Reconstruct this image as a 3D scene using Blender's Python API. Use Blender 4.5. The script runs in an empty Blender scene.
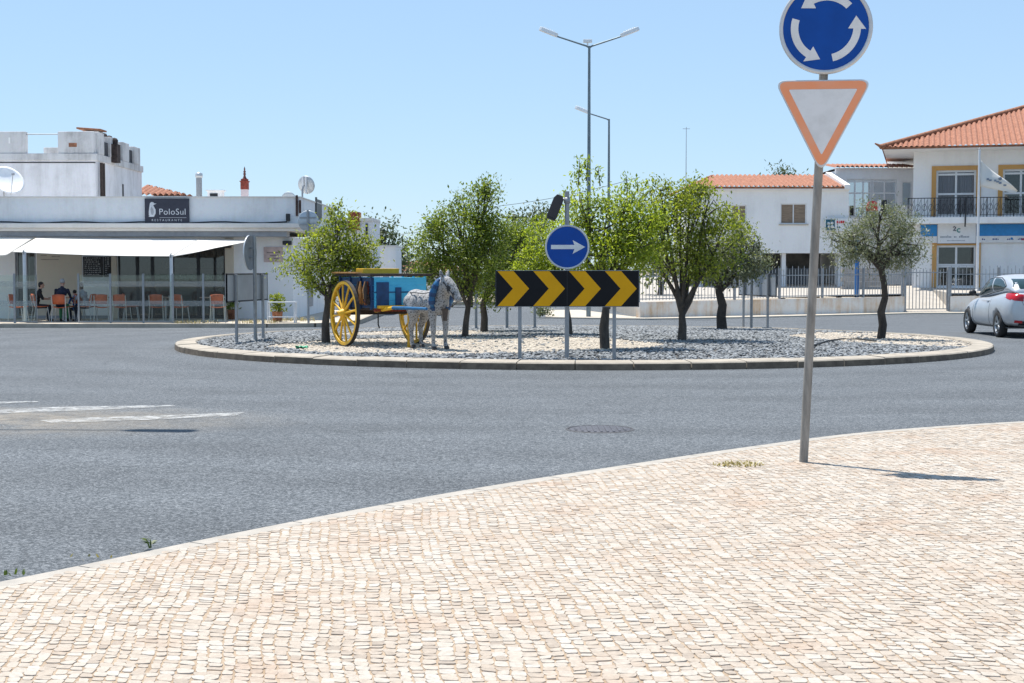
import bpy, bmesh, math, random
from mathutils import Vector, Matrix
from mathutils.bvhtree import BVHTree
R = math.radians; PI = math.pi
rnd = random.Random(7)
scene = bpy.context.scene
COL = scene.collection

# ------------------------------------------------------------------ camera and scale
F = 1422.0; CAMH = 1.5; PITCH = math.atan(73.5 / F)
cp, sp_ = math.cos(PITCH), math.sin(PITCH)
def ray(px, py):
    u = (px - 512) / F; v = (341.5 - py) / F
    return (u, cp + v * sp_, -sp_ + v * cp)
def W(px, py, D):                       # metres at distance D for a sight line of the survey photo
    d = ray(px, py); t = D / d[1]
    return Vector((d[0] * t, D, CAMH + d[2] * t))
def gz(y): return -0.006 * min(max(y, -20), 80)
def G(px, py, dz=0.0):                  # point on the sloping ground
    d = ray(px, py)
    t = (CAMH - dz) / (-d[2] - 0.006 * d[1])
    return Vector((d[0] * t, d[1] * t, CAMH + d[2] * t))
def X(px, D): return W(px, 268, D).x
def Z(py, D): return W(512, py, D).z

cam_d = bpy.data.cameras.new('camera'); cam = bpy.data.objects.new('camera', cam_d); COL.objects.link(cam)
cam.location = (0, 0, CAMH); cam.rotation_euler = (R(90) - PITCH, 0, 0)
cam_d.sensor_width = 36; cam_d.lens = F / 1024 * 36; cam_d.clip_end = 3000; cam_d.clip_start = 0.05
scene.camera = cam

# ------------------------------------------------------------------ light
SUN_EL = R(72); SUN_AZ = math.atan2(-0.686, 0.728)
w = bpy.data.worlds.new('World'); scene.world = w; w.use_nodes = True
nt = w.node_tree; bg = nt.nodes['Background']
sky = nt.nodes.new('ShaderNodeTexSky'); sky.sky_type = 'NISHITA'; sky.sun_disc = False
sky.sun_elevation = SUN_EL; sky.sun_rotation = SUN_AZ
sky.air_density = 1.0; sky.dust_density = 0.0; sky.ozone_density = 4.0; sky.altitude = 0
gm = nt.nodes.new('ShaderNodeGamma'); gm.inputs[1].default_value = 0.42; vm = nt.nodes.new('ShaderNodeVectorMath'); vm.operation = 'MULTIPLY'; vm.inputs[1].default_value = (1.36, 1.70, 2.06)
nt.links.new(sky.outputs[0], gm.inputs[0]); nt.links.new(gm.outputs[0], vm.inputs[0]); nt.links.new(vm.outputs[0], bg.inputs[0]); bg.inputs[1].default_value = 0.12
sd = bpy.data.lights.new('sun', 'SUN'); sd.energy = 3.8; sd.angle = R(0.53); sd.color = (1, 0.955, 0.89)
so = bpy.data.objects.new('sun', sd); COL.objects.link(so)
sv = Vector((math.sin(SUN_AZ) * math.cos(SUN_EL), math.cos(SUN_AZ) * math.cos(SUN_EL), math.sin(SUN_EL)))
so.rotation_euler = sv.to_track_quat('Z', 'Y').to_euler(); so.location = sv * 60
scene.view_settings.view_transform = 'Standard'; scene.view_settings.look = 'None'
scene.view_settings.gamma = 1; scene.view_settings.exposure = 0.87
scene.view_settings.use_curve_mapping = False
scene.render.engine = 'CYCLES'
scene.cycles.max_bounces = 8; scene.cycles.transparent_max_bounces = 16

# ------------------------------------------------------------------ materials
def nodes(m):
    m.use_nodes = True
    return m.node_tree, m.node_tree.nodes['Principled BSDF']
def mat(name, col, rough=0.6, metal=0.0, var=0.12, scale=6.0, bump=0.0, bscale=60.0, col2=None, stretch=(1,1,1),
        island=0.0, spec=0.5, contrast=(0.3, 0.7)):
    m = bpy.data.materials.new(name); t, b = nodes(m); N = t.nodes.new; L = t.links.new
    b.inputs['Roughness'].default_value = rough; b.inputs['Metallic'].default_value = metal
    b.inputs['Specular IOR Level'].default_value = spec
    geo = N('ShaderNodeNewGeometry'); mp = N('ShaderNodeMapping'); mp.inputs['Scale'].default_value = stretch
    L(geo.outputs['Position'], mp.inputs[0])
    n = N('ShaderNodeTexNoise'); n.inputs['Scale'].default_value = scale; n.inputs['Detail'].default_value = 6
    n.inputs['Roughness'].default_value = 0.65
    L(mp.outputs[0], n.inputs['Vector'])
    c2 = col2 or tuple(c * (1 - 2.2 * var) for c in col)
    c1 = col if col2 else tuple(min(1, c * (1 + var * 0.7)) for c in col)
    ramp = N('ShaderNodeValToRGB'); e = ramp.color_ramp.elements
    e[0].position, e[1].position = contrast
    e[0].color = (*c2, 1); e[1].color = (*c1, 1)
    L(n.outputs['Fac'], ramp.inputs[0]); out = ramp.outputs[0]
    if island:
        hs = N('ShaderNodeHueSaturation'); mr = N('ShaderNodeMapRange')
        mr.inputs['To Min'].default_value = 1 - island; mr.inputs['To Max'].default_value = 1 + island
        L(geo.outputs['Random Per Island'], mr.inputs[0]); L(mr.outputs[0], hs.inputs['Value'])
        L(out, hs.inputs['Color']); out = hs.outputs[0]
    L(out, b.inputs['Base Color'])
    if bump:
        nb = N('ShaderNodeTexNoise'); nb.inputs['Scale'].default_value = bscale; nb.inputs['Detail'].default_value = 5
        L(geo.outputs['Position'], nb.inputs['Vector'])
        bp = N('ShaderNodeBump'); bp.inputs['Strength'].default_value = bump; bp.inputs['Distance'].default_value = 0.02
        L(nb.outputs['Fac'], bp.inputs['Height']); L(bp.outputs[0], b.inputs['Normal'])
    return m
def wall_mat(name, col, dirt=(0.33, 0.30, 0.26), amount=0.5, lo=0.24, hi=0.46):
    """painted render with blotches and vertical rain streaks"""
    m = bpy.data.materials.new(name); t, b = nodes(m); N = t.nodes.new; L = t.links.new
    b.inputs['Roughness'].default_value = 0.85; b.inputs['Specular IOR Level'].default_value = 0.25
    geo = N('ShaderNodeNewGeometry')
    def noise(scale, st, det=6):
        mp = N('ShaderNodeMapping'); mp.inputs['Scale'].default_value = st; L(geo.outputs['Position'], mp.inputs[0])
        n = N('ShaderNodeTexNoise'); n.inputs['Scale'].default_value = scale; n.inputs['Detail'].default_value = det
        n.inputs['Roughness'].default_value = 0.7; L(mp.outputs[0], n.inputs['Vector']); return n
    a = noise(2.2, (1, 1, 0.12)); c = noise(0.9, (1, 1, 1)); d = noise(14, (1, 1, 1))
    mul = N('ShaderNodeMath'); mul.operation = 'MULTIPLY'; L(a.outputs['Fac'], mul.inputs[0]); L(c.outputs['Fac'], mul.inputs[1])
    mr = N('ShaderNodeMapRange'); mr.inputs['From Min'].default_value = lo; mr.inputs['From Max'].default_value = hi
    mr.inputs['To Min'].default_value = 0; mr.inputs['To Max'].default_value = amount; L(mul.outputs[0], mr.inputs[0])
    mx = N('ShaderNodeMix'); mx.data_type = 'RGBA'; L(mr.outputs[0], mx.inputs[0])
    mx.inputs[6].default_value = (*col, 1); mx.inputs[7].default_value = (*dirt, 1)
    mx2 = N('ShaderNodeMix'); mx2.data_type = 'RGBA'; mx2.blend_type = 'MULTIPLY'; mx2.inputs[0].default_value = 0.14
    L(mx.outputs[2], mx2.inputs[6]); L(d.outputs['Color'], mx2.inputs[7]); L(mx2.outputs[2], b.inputs['Base Color'])
    bp = N('ShaderNodeBump'); bp.inputs['Strength'].default_value = 0.25; bp.inputs['Distance'].default_value = 0.02
    L(d.outputs['Fac'], bp.inputs['Height']); L(bp.outputs[0], b.inputs['Normal'])
    return m
def glass_mat(name, tint=(0.9, 0.96, 0.94), gloss=0.08, haze=0.0):
    m = bpy.data.materials.new(name); m.use_nodes = True; t = m.node_tree; t.nodes.clear(); N = t.nodes.new; L = t.links.new
    o = N('ShaderNodeOutputMaterial'); tr = N('ShaderNodeBsdfTransparent'); tr.inputs[0].default_value = (*tint, 1)
    gl = N('ShaderNodeBsdfGlossy'); gl.inputs['Roughness'].default_value = 0.03
    fr = N('ShaderNodeFresnel'); fr.inputs[0].default_value = 1.5
    ad = N('ShaderNodeMath'); ad.operation = 'ADD'; ad.inputs[1].default_value = gloss; L(fr.outputs[0], ad.inputs[0])
    mx = N('ShaderNodeMixShader'); L(ad.outputs[0], mx.inputs[0]); L(tr.outputs[0], mx.inputs[1]); L(gl.outputs[0], mx.inputs[2])
    out = mx.outputs[0]
    if haze:
        df = N('ShaderNodeBsdfDiffuse'); df.inputs[0].default_value = (0.75, 0.78, 0.78, 1)
        m2 = N('ShaderNodeMixShader'); m2.inputs[0].default_value = haze; L(out, m2.inputs[1]); L(df.outputs[0], m2.inputs[2]); out = m2.outputs[0]
    L(out, o.inputs[0]); return m
def leaf_mat(name, c1, c2, trans=0.3):
    m = bpy.data.materials.new(name); m.use_nodes = True; t = m.node_tree; t.nodes.clear(); N = t.nodes.new; L = t.links.new
    o = N('ShaderNodeOutputMaterial'); geo = N('ShaderNodeNewGeometry')
    r = N('ShaderNodeValToRGB'); r.color_ramp.elements[0].color = (*c1, 1); r.color_ramp.elements[1].color = (*c2, 1)
    L(geo.outputs['Random Per Island'], r.inputs[0])
    p = N('ShaderNodeBsdfPrincipled'); p.inputs['Roughness'].default_value = 0.48; L(r.outputs[0], p.inputs['Base Color'])
    tl = N('ShaderNodeBsdfTranslucent'); mm = N('ShaderNodeMix'); mm.data_type = 'RGBA'; mm.blend_type = 'MULTIPLY'; mm.inputs[0].default_value = 1
    L(r.outputs[0], mm.inputs[6]); mm.inputs[7].default_value = (1.5, 1.55, 0.7, 1); L(mm.outputs[2], tl.inputs[0])
    mx = N('ShaderNodeMixShader'); mx.inputs[0].default_value = trans
    L(p.outputs[0], mx.inputs[1]); L(tl.outputs[0], mx.inputs[2]); L(mx.outputs[0], o.inputs[0]); return m

# ------------------------------------------------------------------ mesh building
def frame_from(p0, p1):
    z = (Vector(p1) - Vector(p0)).normalized()
    a = Vector((0, 0, 1)) if abs(z.z) < 0.9 else Vector((0, 1, 0))
    x = a.cross(z).normalized(); return x, z.cross(x), z
class MB:
    def __init__(s): s.v = []; s.f = []; s.m = []; s.s = []
    def add(s, vs, fs, mi=0, smooth=False):
        k = len(s.v); s.v += [tuple(p) for p in vs]
        for f in fs: s.f.append([i + k for i in f]); s.m.append(mi); s.s.append(smooth)
        return s
    def box(s, x0, x1, y0, y1, z0, z1, mi=0):
        v = [(x, y, z) for z in (z0, z1) for y in (y0, y1) for x in (x0, x1)]
        return s.add(v, [(0,2,3,1),(4,5,7,6),(0,1,5,4),(2,6,7,3),(0,4,6,2),(1,3,7,5)], mi)
    def obox(s, c, sx, sy, sz, rz=0.0, ry=0.0, rx=0.0, mi=0):
        M = Matrix.Translation(c) @ Matrix.Rotation(rz, 4, 'Z') @ Matrix.Rotation(ry, 4, 'Y') @ Matrix.Rotation(rx, 4, 'X')
        v = [M @ Vector((x, y, z)) for z in (-sz/2, sz/2) for y in (-sy/2, sy/2) for x in (-sx/2, sx/2)]
        return s.add(v, [(0,2,3,1),(4,5,7,6),(0,1,5,4),(2,6,7,3),(0,4,6,2),(1,3,7,5)], mi)
    def cyl(s, p0, p1, r0, r1=None, n=12, caps=True, mi=0):
        r1 = r0 if r1 is None else r1; x, y, z = frame_from(p0, p1); v = []
        for p, r in ((Vector(p0), r0), (Vector(p1), r1)):
            for i in range(n): a = 2*PI*i/n; v.append(p + x*math.cos(a)*r + y*math.sin(a)*r)
        s.add(v, [(i, (i+1) % n, n+(i+1) % n, n+i) for i in range(n)], mi, True)
        if caps: s.add(v[:n], [tuple(range(n))[::-1]], mi); s.add(v[n:], [tuple(range(n))], mi)
        return s
    def tube(s, path, r, n=8, mi=0, caps=True):
        path = [Vector(p) for p in path]; rs = r if isinstance(r, (list, tuple)) else [r]*len(path); v = []
        for i, p in enumerate(path):
            a = path[max(i-1, 0)]; b = path[min(i+1, len(path)-1)]; x, y, z = frame_from(a, b)
            if i and x.dot(px_) < 0: x, y = -x, -y
            px_ = x
            for k in range(n): t = 2*PI*k/n; v.append(p + x*math.cos(t)*rs[i] + y*math.sin(t)*rs[i])
        fs = [(i*n+k, i*n+(k+1) % n, (i+1)*n+(k+1) % n, (i+1)*n+k) for i in range(len(path)-1) for k in range(n)]
        s.add(v, fs, mi, True)
        if caps: s.add(v[:n], [tuple(range(n))[::-1]], mi); s.add(v[-n:], [tuple(range(n))], mi)
        return s
    def lathe(s, prof, n=24, c=(0,0,0), axis='Z', mi=0, closed=False, smooth=True):
        v = []
        for (r, h) in prof:
            for i in range(n):
                a = 2*PI*i/n; x, y = r*math.cos(a), r*math.sin(a)
                q = (x, y, h) if axis == 'Z' else ((h, x, y) if axis == 'X' else (x, h, y))
                v.append((c[0]+q[0], c[1]+q[1], c[2]+q[2]))
        m = len(prof); rng = range(m if closed else m-1)
        return s.add(v, [(i*n+k, i*n+(k+1) % n, ((i+1) % m)*n+(k+1) % n, ((i+1) % m)*n+k) for i in rng for k in range(n)], mi, smooth)
    def prism(s, poly, o, ax, bx, d, mi=0):
        """flat outline in plane (ax, bx) through o, thickness vector d"""
        o, ax, bx, d = Vector(o), Vector(ax), Vector(bx), Vector(d); n = len(poly)
        a = [o + ax*p[0] + bx*p[1] for p in poly]; v = a + [p + d for p in a]
        return s.add(v, [tuple(range(n)), tuple(range(n, 2*n))[::-1]] + [(i, i+n, (i+1) % n + n, (i+1) % n) for i in range(n)], mi)
    def ball(s, c, r, nu=12, nv=8, mi=0):
        r = r if isinstance(r, (tuple, list)) else (r, r, r); v = []; f = []
        for j in range(nv+1):
            th = PI*j/nv
            for i in range(nu):
                a = 2*PI*i/nu; v.append((c[0]+r[0]*math.sin(th)*math.cos(a), c[1]+r[1]*math.sin(th)*math.sin(a), c[2]+r[2]*math.cos(th)))
        for j in range(nv):
            for i in range(nu): f.append((j*nu+i, (j+1)*nu+i, (j+1)*nu+(i+1) % nu, j*nu+(i+1) % nu))
        return s.add(v, f, mi, True)
    def mesh(s, name, mats):
        me = bpy.data.meshes.new(name); me.from_pydata(s.v, [], s.f)
        for m in (mats if isinstance(mats, (list, tuple)) else [mats]): me.materials.append(m)
        me.polygons.foreach_set('material_index', s.m); me.polygons.foreach_set('use_smooth', s.s); me.update()
        return me
    def build(s, name, mats, parent=None, bevel=0.0, loc=None):
        o = bpy.data.objects.new(name, s.mesh(name, mats)); COL.objects.link(o)
        if parent: o.parent = parent
        if loc is not None: o.location = loc
        if bevel:
            b = o.modifiers.new('bevel', 'BEVEL'); b.width = bevel; b.segments = 2; b.limit_method = 'ANGLE'; b.angle_limit = R(40)
        return o
def tag(o, label=None, cat=None, group=None, kind=None):
    if label: o['label'] = label
    if cat: o['category'] = cat
    if group: o['group'] = group
    if kind: o['kind'] = kind
    return o
def thing(name, label, cat, loc=(0,0,0), rz=0.0, group=None):
    o = bpy.data.objects.new(name, None); COL.objects.link(o); o.empty_display_size = 0.2
    o.location = loc; o.rotation_euler = (0, 0, rz); return tag(o, label, cat, group)
def structure(name, mb, m, bevel=0.0): return tag(mb.build(name, m, None, bevel), kind='structure')
def kids(o): return [c for c in bpy.data.objects if c.parent == o]
def copy_tree(o, parent=None):
    c = o.copy(); COL.objects.link(c)
    if parent: c.parent = parent
    for ch in kids(o): copy_tree(ch, c)
    return c
def dup(root, loc, rz, label=None, group=None):
    c = copy_tree(root); c.location = loc; c.rotation_euler = (0, 0, rz)
    if label: c['label'] = label
    if group: c['group'] = group
    return c
def evaluated(o, name):
    dg = bpy.context.evaluated_depsgraph_get(); me = bpy.data.meshes.new_from_object(o.evaluated_get(dg)); me.name = name
    return me
def text_mesh(body, size, mats, name, parent, loc, rot=(R(90), 0, 0), spacing=1.0, sx=1.0, ext=0.004, thick=0.0):
    c = bpy.data.curves.new(name, 'FONT'); c.body = body; c.size = size; c.align_x = 'CENTER'; c.align_y = 'CENTER'
    c.extrude = ext; c.space_character = spacing; c.offset = thick; c.resolution_u = 3
    t = bpy.data.objects.new('tmp', c); COL.objects.link(t); me = evaluated(t, name); bpy.data.objects.remove(t)
    me.materials.clear(); me.materials.append(mats)
    o = bpy.data.objects.new(name, me); COL.objects.link(o); o.parent = parent; o.location = loc; o.rotation_euler = rot; o.scale = (sx, 1, 1)
    return o
def organic(chains, voxel, name, iters=4, balls=()):
    """one continuous skin over tapered limbs"""
    mb = MB()
    for ch in chains:
        for i, (p, r) in enumerate(ch):
            mb.ball(p, r, 14, 10)
            if i: mb.cyl(ch[i-1][0], p, min(ch[i-1][1]) if isinstance(ch[i-1][1], tuple) else ch[i-1][1], min(r) if isinstance(r, tuple) else r, 14)
    for c, r in balls: mb.ball(c, r, 16, 12)
    o = mb.build('tmp', []); rm = o.modifiers.new('r', 'REMESH'); rm.mode = 'VOXEL'; rm.voxel_size = voxel; rm.use_smooth_shade = True
    sm = o.modifiers.new('s', 'SMOOTH'); sm.iterations = iters; sm.factor = 0.5
    me = evaluated(o, name); bpy.data.objects.remove(o)
    for p in me.polygons: p.use_smooth = True
    return me
def arc(cx, cy, r, a0, a1, n): return [(cx + r*math.cos(a0 + (a1-a0)*i/n), cy + r*math.sin(a0 + (a1-a0)*i/n)) for i in range(n+1)]
def rounded(poly, r, n=5):
    out = []; m = len(poly)
    for i in range(m):
        p0, p, p1 = Vector(poly[i-1]), Vector(poly[i]), Vector(poly[(i+1) % m])
        a = (p0-p).normalized(); b = (p1-p).normalized(); ang = a.angle(b); d = r/math.tan(ang/2)
        s_, e = p + a*d, p + b*d
        for k in range(n+1):
            t = k/n; out.append(tuple(s_*(1-t)**2 + p*2*t*(1-t) + e*t*t))
    return out
# ================================================================== SETTING: ground, road, pavements
def asphalt():
    m = bpy.data.materials.new('asphalt'); t, b = nodes(m); N = t.nodes.new; L = t.links.new
    b.inputs['Roughness'].default_value = 0.8; b.inputs['Specular IOR Level'].default_value = 0.3
    geo = N('ShaderNodeNewGeometry')
    vo = N('ShaderNodeTexVoronoi'); vo.inputs['Scale'].default_value = 130; L(geo.outputs['Position'], vo.inputs['Vector'])
    vo2 = N('ShaderNodeTexVoronoi'); vo2.inputs['Scale'].default_value = 62; L(geo.outputs['Position'], vo2.inputs['Vector'])
    bw = N('ShaderNodeSeparateColor'); L(vo.outputs['Color'], bw.inputs[0])
    bw2 = N('ShaderNodeSeparateColor'); L(vo2.outputs['Color'], bw2.inputs[0])
    ad = N('ShaderNodeMath'); ad.operation = 'MULTIPLY_ADD'; ad.inputs[1].default_value = 0.5; L(bw2.outputs[0], ad.inputs[0])
    hf = N('ShaderNodeMath'); hf.operation = 'MULTIPLY'; hf.inputs[1].default_value = 0.5; L(bw.outputs[0], hf.inputs[0]); L(hf.outputs[0], ad.inputs[2])
    r = N('ShaderNodeValToRGB'); e = r.color_ramp.elements
    e[0].position = 0.12; e[0].color = (0.038, 0.046, 0.050, 1); e[1].position = 0.92; e[1].color = (0.225, 0.24, 0.25, 1)
    k = e.new(0.5); k.color = (0.086, 0.095, 0.105, 1); L(ad.outputs[0], r.inputs[0])
    n = N('ShaderNodeTexNoise'); n.inputs['Scale'].default_value = 0.55; n.inputs['Detail'].default_value = 7; L(geo.outputs['Position'], n.inputs['Vector'])
    mp = N('ShaderNodeMapping'); mp.inputs['Scale'].default_value = (0.25, 1.4, 1); L(geo.outputs['Position'], mp.inputs[0])
    n2 = N('ShaderNodeTexNoise'); n2.inputs['Scale'].default_value = 1.0; n2.inputs['Detail'].default_value = 5; L(mp.outputs[0], n2.inputs['Vector'])
    av = N('ShaderNodeMath'); av.operation = 'ADD'; L(n.outputs['Fac'], av.inputs[0]); L(n2.outputs['Fac'], av.inputs[1])
    mr = N('ShaderNodeMapRange'); mr.inputs['From Min'].default_value = 0.7; mr.inputs['From Max'].default_value = 1.3
    mr.inputs['To Min'].default_value = 0.9; mr.inputs['To Max'].default_value = 1.13; L(av.outputs[0], mr.inputs[0])
    # polished wheel paths circling the island, hairline cracks
    ds = N('ShaderNodeVectorMath'); ds.operation = 'DISTANCE'; ds.inputs[1].default_value = (1.5, 31.4, 0); L(geo.outputs['Position'], ds.inputs[0])
    wv = N('ShaderNodeMath'); wv.operation = 'MULTIPLY_ADD'; wv.inputs[1].default_value = 3.4; L(ds.outputs['Value'], wv.inputs[0])
    n3 = N('ShaderNodeMath'); n3.operation = 'MULTIPLY'; n3.inputs[1].default_value = 3.0; L(n.outputs['Fac'], n3.inputs[0]); L(n3.outputs[0], wv.inputs[2])
    sn = N('ShaderNodeMath'); sn.operation = 'SINE'; L(wv.outputs[0], sn.inputs[0])
    pa = N('ShaderNodeMath'); pa.operation = 'MULTIPLY_ADD'; pa.inputs[1].default_value = 0.055; L(sn.outputs[0], pa.inputs[0]); L(mr.outputs[0], pa.inputs[2])
    wp = N('ShaderNodeVectorMath'); wp.operation = 'MULTIPLY_ADD'; wp.inputs[1].default_value = (.7, .7, 0); L(n.outputs['Color'], wp.inputs[0]); L(geo.outputs['Position'], wp.inputs[2])
    cv = N('ShaderNodeTexVoronoi'); cv.feature = 'DISTANCE_TO_EDGE'; cv.inputs['Scale'].default_value = 0.30; L(wp.outputs[0], cv.inputs['Vector'])
    cm = N('ShaderNodeMapRange'); cm.inputs['From Min'].default_value = 0.0; cm.inputs['From Max'].default_value = 0.0035; cm.inputs['To Min'].default_value = 0.78; cm.inputs['To Max'].default_value = 1.0; L(cv.outputs['Distance'], cm.inputs[0])
    mu2 = N('ShaderNodeMath'); mu2.operation = 'MULTIPLY'; L(pa.outputs[0], mu2.inputs[0]); L(cm.outputs[0], mu2.inputs[1])
    st = N('ShaderNodeTexNoise'); st.inputs['Scale'].default_value = 1.7; st.inputs['Detail'].default_value = 3; L(geo.outputs['Position'], st.inputs['Vector'])
    sr = N('ShaderNodeMapRange'); sr.inputs['From Min'].default_value = 0.66; sr.inputs['From Max'].default_value = 0.74; sr.inputs['To Min'].default_value = 1; sr.inputs['To Max'].default_value = .78; L(st.outputs['Fac'], sr.inputs[0])
    mu3 = N('ShaderNodeMath'); mu3.operation = 'MULTIPLY'; L(mu2.outputs[0], mu3.inputs[0]); L(sr.outputs[0], mu3.inputs[1])
    hs = N('ShaderNodeHueSaturation'); L(mu3.outputs[0], hs.inputs['Value']); L(r.outputs[0], hs.inputs['Color']); L(hs.outputs[0], b.inputs['Base Color'])
    bp = N('ShaderNodeBump'); bp.inputs['Strength'].default_value = 0.5; bp.inputs['Distance'].default_value = 0.006
    L(vo.outputs['Distance'], bp.inputs['Height']); L(bp.outputs[0], b.inputs['Normal'])
    return m
M_ASPH = asphalt()
M_EARTH = mat('dry_earth', (0.36, 0.30, 0.22), 0.95, var=0.2, scale=0.7, bump=0.5, bscale=8)
M_KERB = mat('kerb_stone', (0.44, 0.40, 0.345), 0.85, col2=(0.32, 0.295, 0.255), scale=7, bump=0.4, bscale=90)
M_ISLEKERB = mat('concrete_kerb', (0.46, 0.405, 0.33), 0.88, col2=(0.27, 0.24, 0.195), scale=2.6, bump=0.4, bscale=70)
M_SLAB = mat('pale_paving', (0.54, 0.48, 0.395), 0.9, col2=(0.42, 0.37, 0.30), scale=2.0, bump=0.35, bscale=30)

def sheet(xs, ys, dz):
    mb = MB(); v = [(x, y, gz(y) + dz) for y in ys for x in xs]; n = len(xs)
    mb.add(v, [(j*n+i, j*n+i+1, (j+1)*n+i+1, (j+1)*n+i) for j in range(len(ys)-1) for i in range(n-1)]); return mb
structure('ground', sheet([-900, -200, -60, 0, 60, 200, 900], [-60, -20, 0, 20, 40, 60, 80, 200, 1500], -0.006), M_EARTH)
structure('road', sheet([-70, -35, 0, 35, 70], [-18, 0, 20, 40, 60, 74], 0.0), M_ASPH)

# ---- near pavement: edge curve read off the photograph, continued both ways
edge_px = [(0, 581), (100, 560.5), (228, 533.7), (356, 509), (484, 486.3), (612, 466.5), (740, 447.6), (868, 431.6), (1024, 421)]
ed = [G(px, py, 0.07).xy for px, py in edge_px]
ed = [Vector((-8.4, -3.0)), Vector((-5.5, 2.0)), Vector((-3.75, 4.75))] + ed + [Vector((7.6, 14.95)), Vector((11, 15.5)), Vector((16, 15.3)), Vector((24, 13.5))]
def smooth_line(p, per=10):
    out = []
    for i in range(len(p)-1):
        a, b, c, d = p[max(i-1, 0)], p[i], p[i+1], p[min(i+2, len(p)-1)]
        for k in range(per):
            t = k/per
            out.append(0.5*((2*b) + (c-a)*t + (2*a-5*b+4*c-d)*t*t + (3*b-a-3*c+d)*t**3))
    return out + [p[-1]]
ed = smooth_line(ed)
def edge_y(x):
    for a, b in zip(ed, ed[1:]):
        if a.x <= x <= b.x: return a.y + (b.y-a.y)*(x-a.x)/(b.x-a.x)
    return -99
def offset(line, d):
    out = []
    for i in range(len(line)):
        t = (line[min(i+1, len(line)-1)] - line[max(i-1, 0)]).normalized(); out.append(line[i] + Vector((t.y, -t.x))*d)
    return out
PZ = 0.07
kin = offset(ed, 0.135); kin2 = offset(ed, 0.014)
kb = MB(); rows = []
for i in range(len(ed)):
    o_, i2, i_ = ed[i], kin2[i], kin[i]
    rows.append([(o_.x, o_.y, gz(o_.y)-0.1), (o_.x, o_.y, gz(o_.y)+PZ-0.012), (i2.x, i2.y, gz(i2.y)+PZ), (i_.x, i_.y, gz(i_.y)+PZ), (i_.x, i_.y, gz(i_.y)-0.1)])
v = []; nr_ = 0; acc = 0.0
def kseg(i, j):
    vs = [p for r in (rows[i:j+1]) for p in r]; m2 = j-i+1
    if m2 < 2: return
    p0, p1 = Vector(vs[-5]), Vector(vs[-10]); d = (p1-p0); d = d/max(d.length, 1e-6)*.010
    vs[-5:] = [tuple(Vector(p)+d) for p in vs[-5:]]
    kb.add(vs, [(k*5+q, k*5+q+1, (k+1)*5+q+1, (k+1)*5+q) for k in range(m2-1) for q in range(4)] + [(0,1,2,3,4), tuple(range(5*m2-5, 5*m2))[::-1]])
st_i = 0
for i in range(1, len(rows)):
    acc += (Vector(rows[i][1])-Vector(rows[i-1][1])).length
    if acc > .75: kseg(st_i, i); st_i = i; acc = 0
kseg(st_i, len(rows)-1)
structure('near_kerb', kb, M_KERB)
def cobble():
    m = bpy.data.materials.new('cobble_limestone'); t, b = nodes(m); N = t.nodes.new; L = t.links.new
    b.inputs['Roughness'].default_value = 0.72; b.inputs['Specular IOR Level'].default_value = 0.35
    geo = N('ShaderNodeNewGeometry')
    r = N('ShaderNodeValToRGB'); e = r.color_ramp.elements; e[0].color = (0.36, 0.30, 0.24, 1); e[1].color = (0.495, 0.45, 0.39, 1)
    for p, c in ((0.10, (0.425, 0.355, 0.282, 1)), (0.45, (0.455, 0.39, 0.318, 1)), (0.75, (0.47, 0.418, 0.35, 1))): e.new(p).color = c
    L(geo.outputs['Random Per Island'], r.inputs[0])
    n = N('ShaderNodeTexNoise'); n.inputs['Scale'].default_value = 1.6; n.inputs['Detail'].default_value = 8; n.inputs['Roughness'].default_value = 0.6
    L(geo.outputs['Position'], n.inputs['Vector'])
    mr = N('ShaderNodeMapRange'); mr.inputs['From Min'].default_value = 0.53; mr.inputs['From Max'].default_value = 0.72; mr.inputs['To Max'].default_value = 0.7
    L(n.outputs['Fac'], mr.inputs[0])
    mx = N('ShaderNodeMix'); mx.data_type = 'RGBA'; L(mr.outputs[0], mx.inputs[0]); L(r.outputs[0], mx.inputs[6]); mx.inputs[7].default_value = (0.42, 0.29, 0.20, 1)
    d = N('ShaderNodeTexNoise'); d.inputs['Scale'].default_value = 45; d.inputs['Detail'].default_value = 6; d.inputs['Roughness'].default_value = 0.7; L(geo.outputs['Position'], d.inputs['Vector'])
    mr2 = N('ShaderNodeMapRange'); mr2.inputs['From Min'].default_value = 0.3; mr2.inputs['From Max'].default_value = 0.7; mr2.inputs['To Min'].default_value = 0.78; mr2.inputs['To Max'].default_value = 1.12
    L(d.outputs['Fac'], mr2.inputs[0]); hs = N('ShaderNodeHueSaturation'); L(mr2.outputs[0], hs.inputs['Value']); L(mx.outputs[2], hs.inputs['Color'])
    L(hs.outputs[0], b.inputs['Base Color'])
    bp = N('ShaderNodeBump'); bp.inputs['Strength'].default_value = 0.55; bp.inputs['Distance'].default_value = 0.012; L(d.outputs['Fac'], bp.inputs['Height']); L(bp.outputs[0], b.inputs['Normal'])
    return m
M_COB = cobble()
M_JOINT = mat('joint_sand', (0.46, 0.365, 0.265), 0.95, col2=(0.30, 0.215, 0.14), scale=5, bump=0.5, bscale=120)
# bedding under the stones
pb = MB(); nE = len(kin)
v = [(p.x, p.y, gz(p.y)+PZ-0.0022) for p in kin] + [(p.x, -18, gz(-18)+PZ-0.011) for p in kin]
pb.add(v, [(i, i+1, nE+i+1, nE+i) for i in range(nE-1)])
structure('pavement_bed', pb, M_JOINT)
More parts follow.
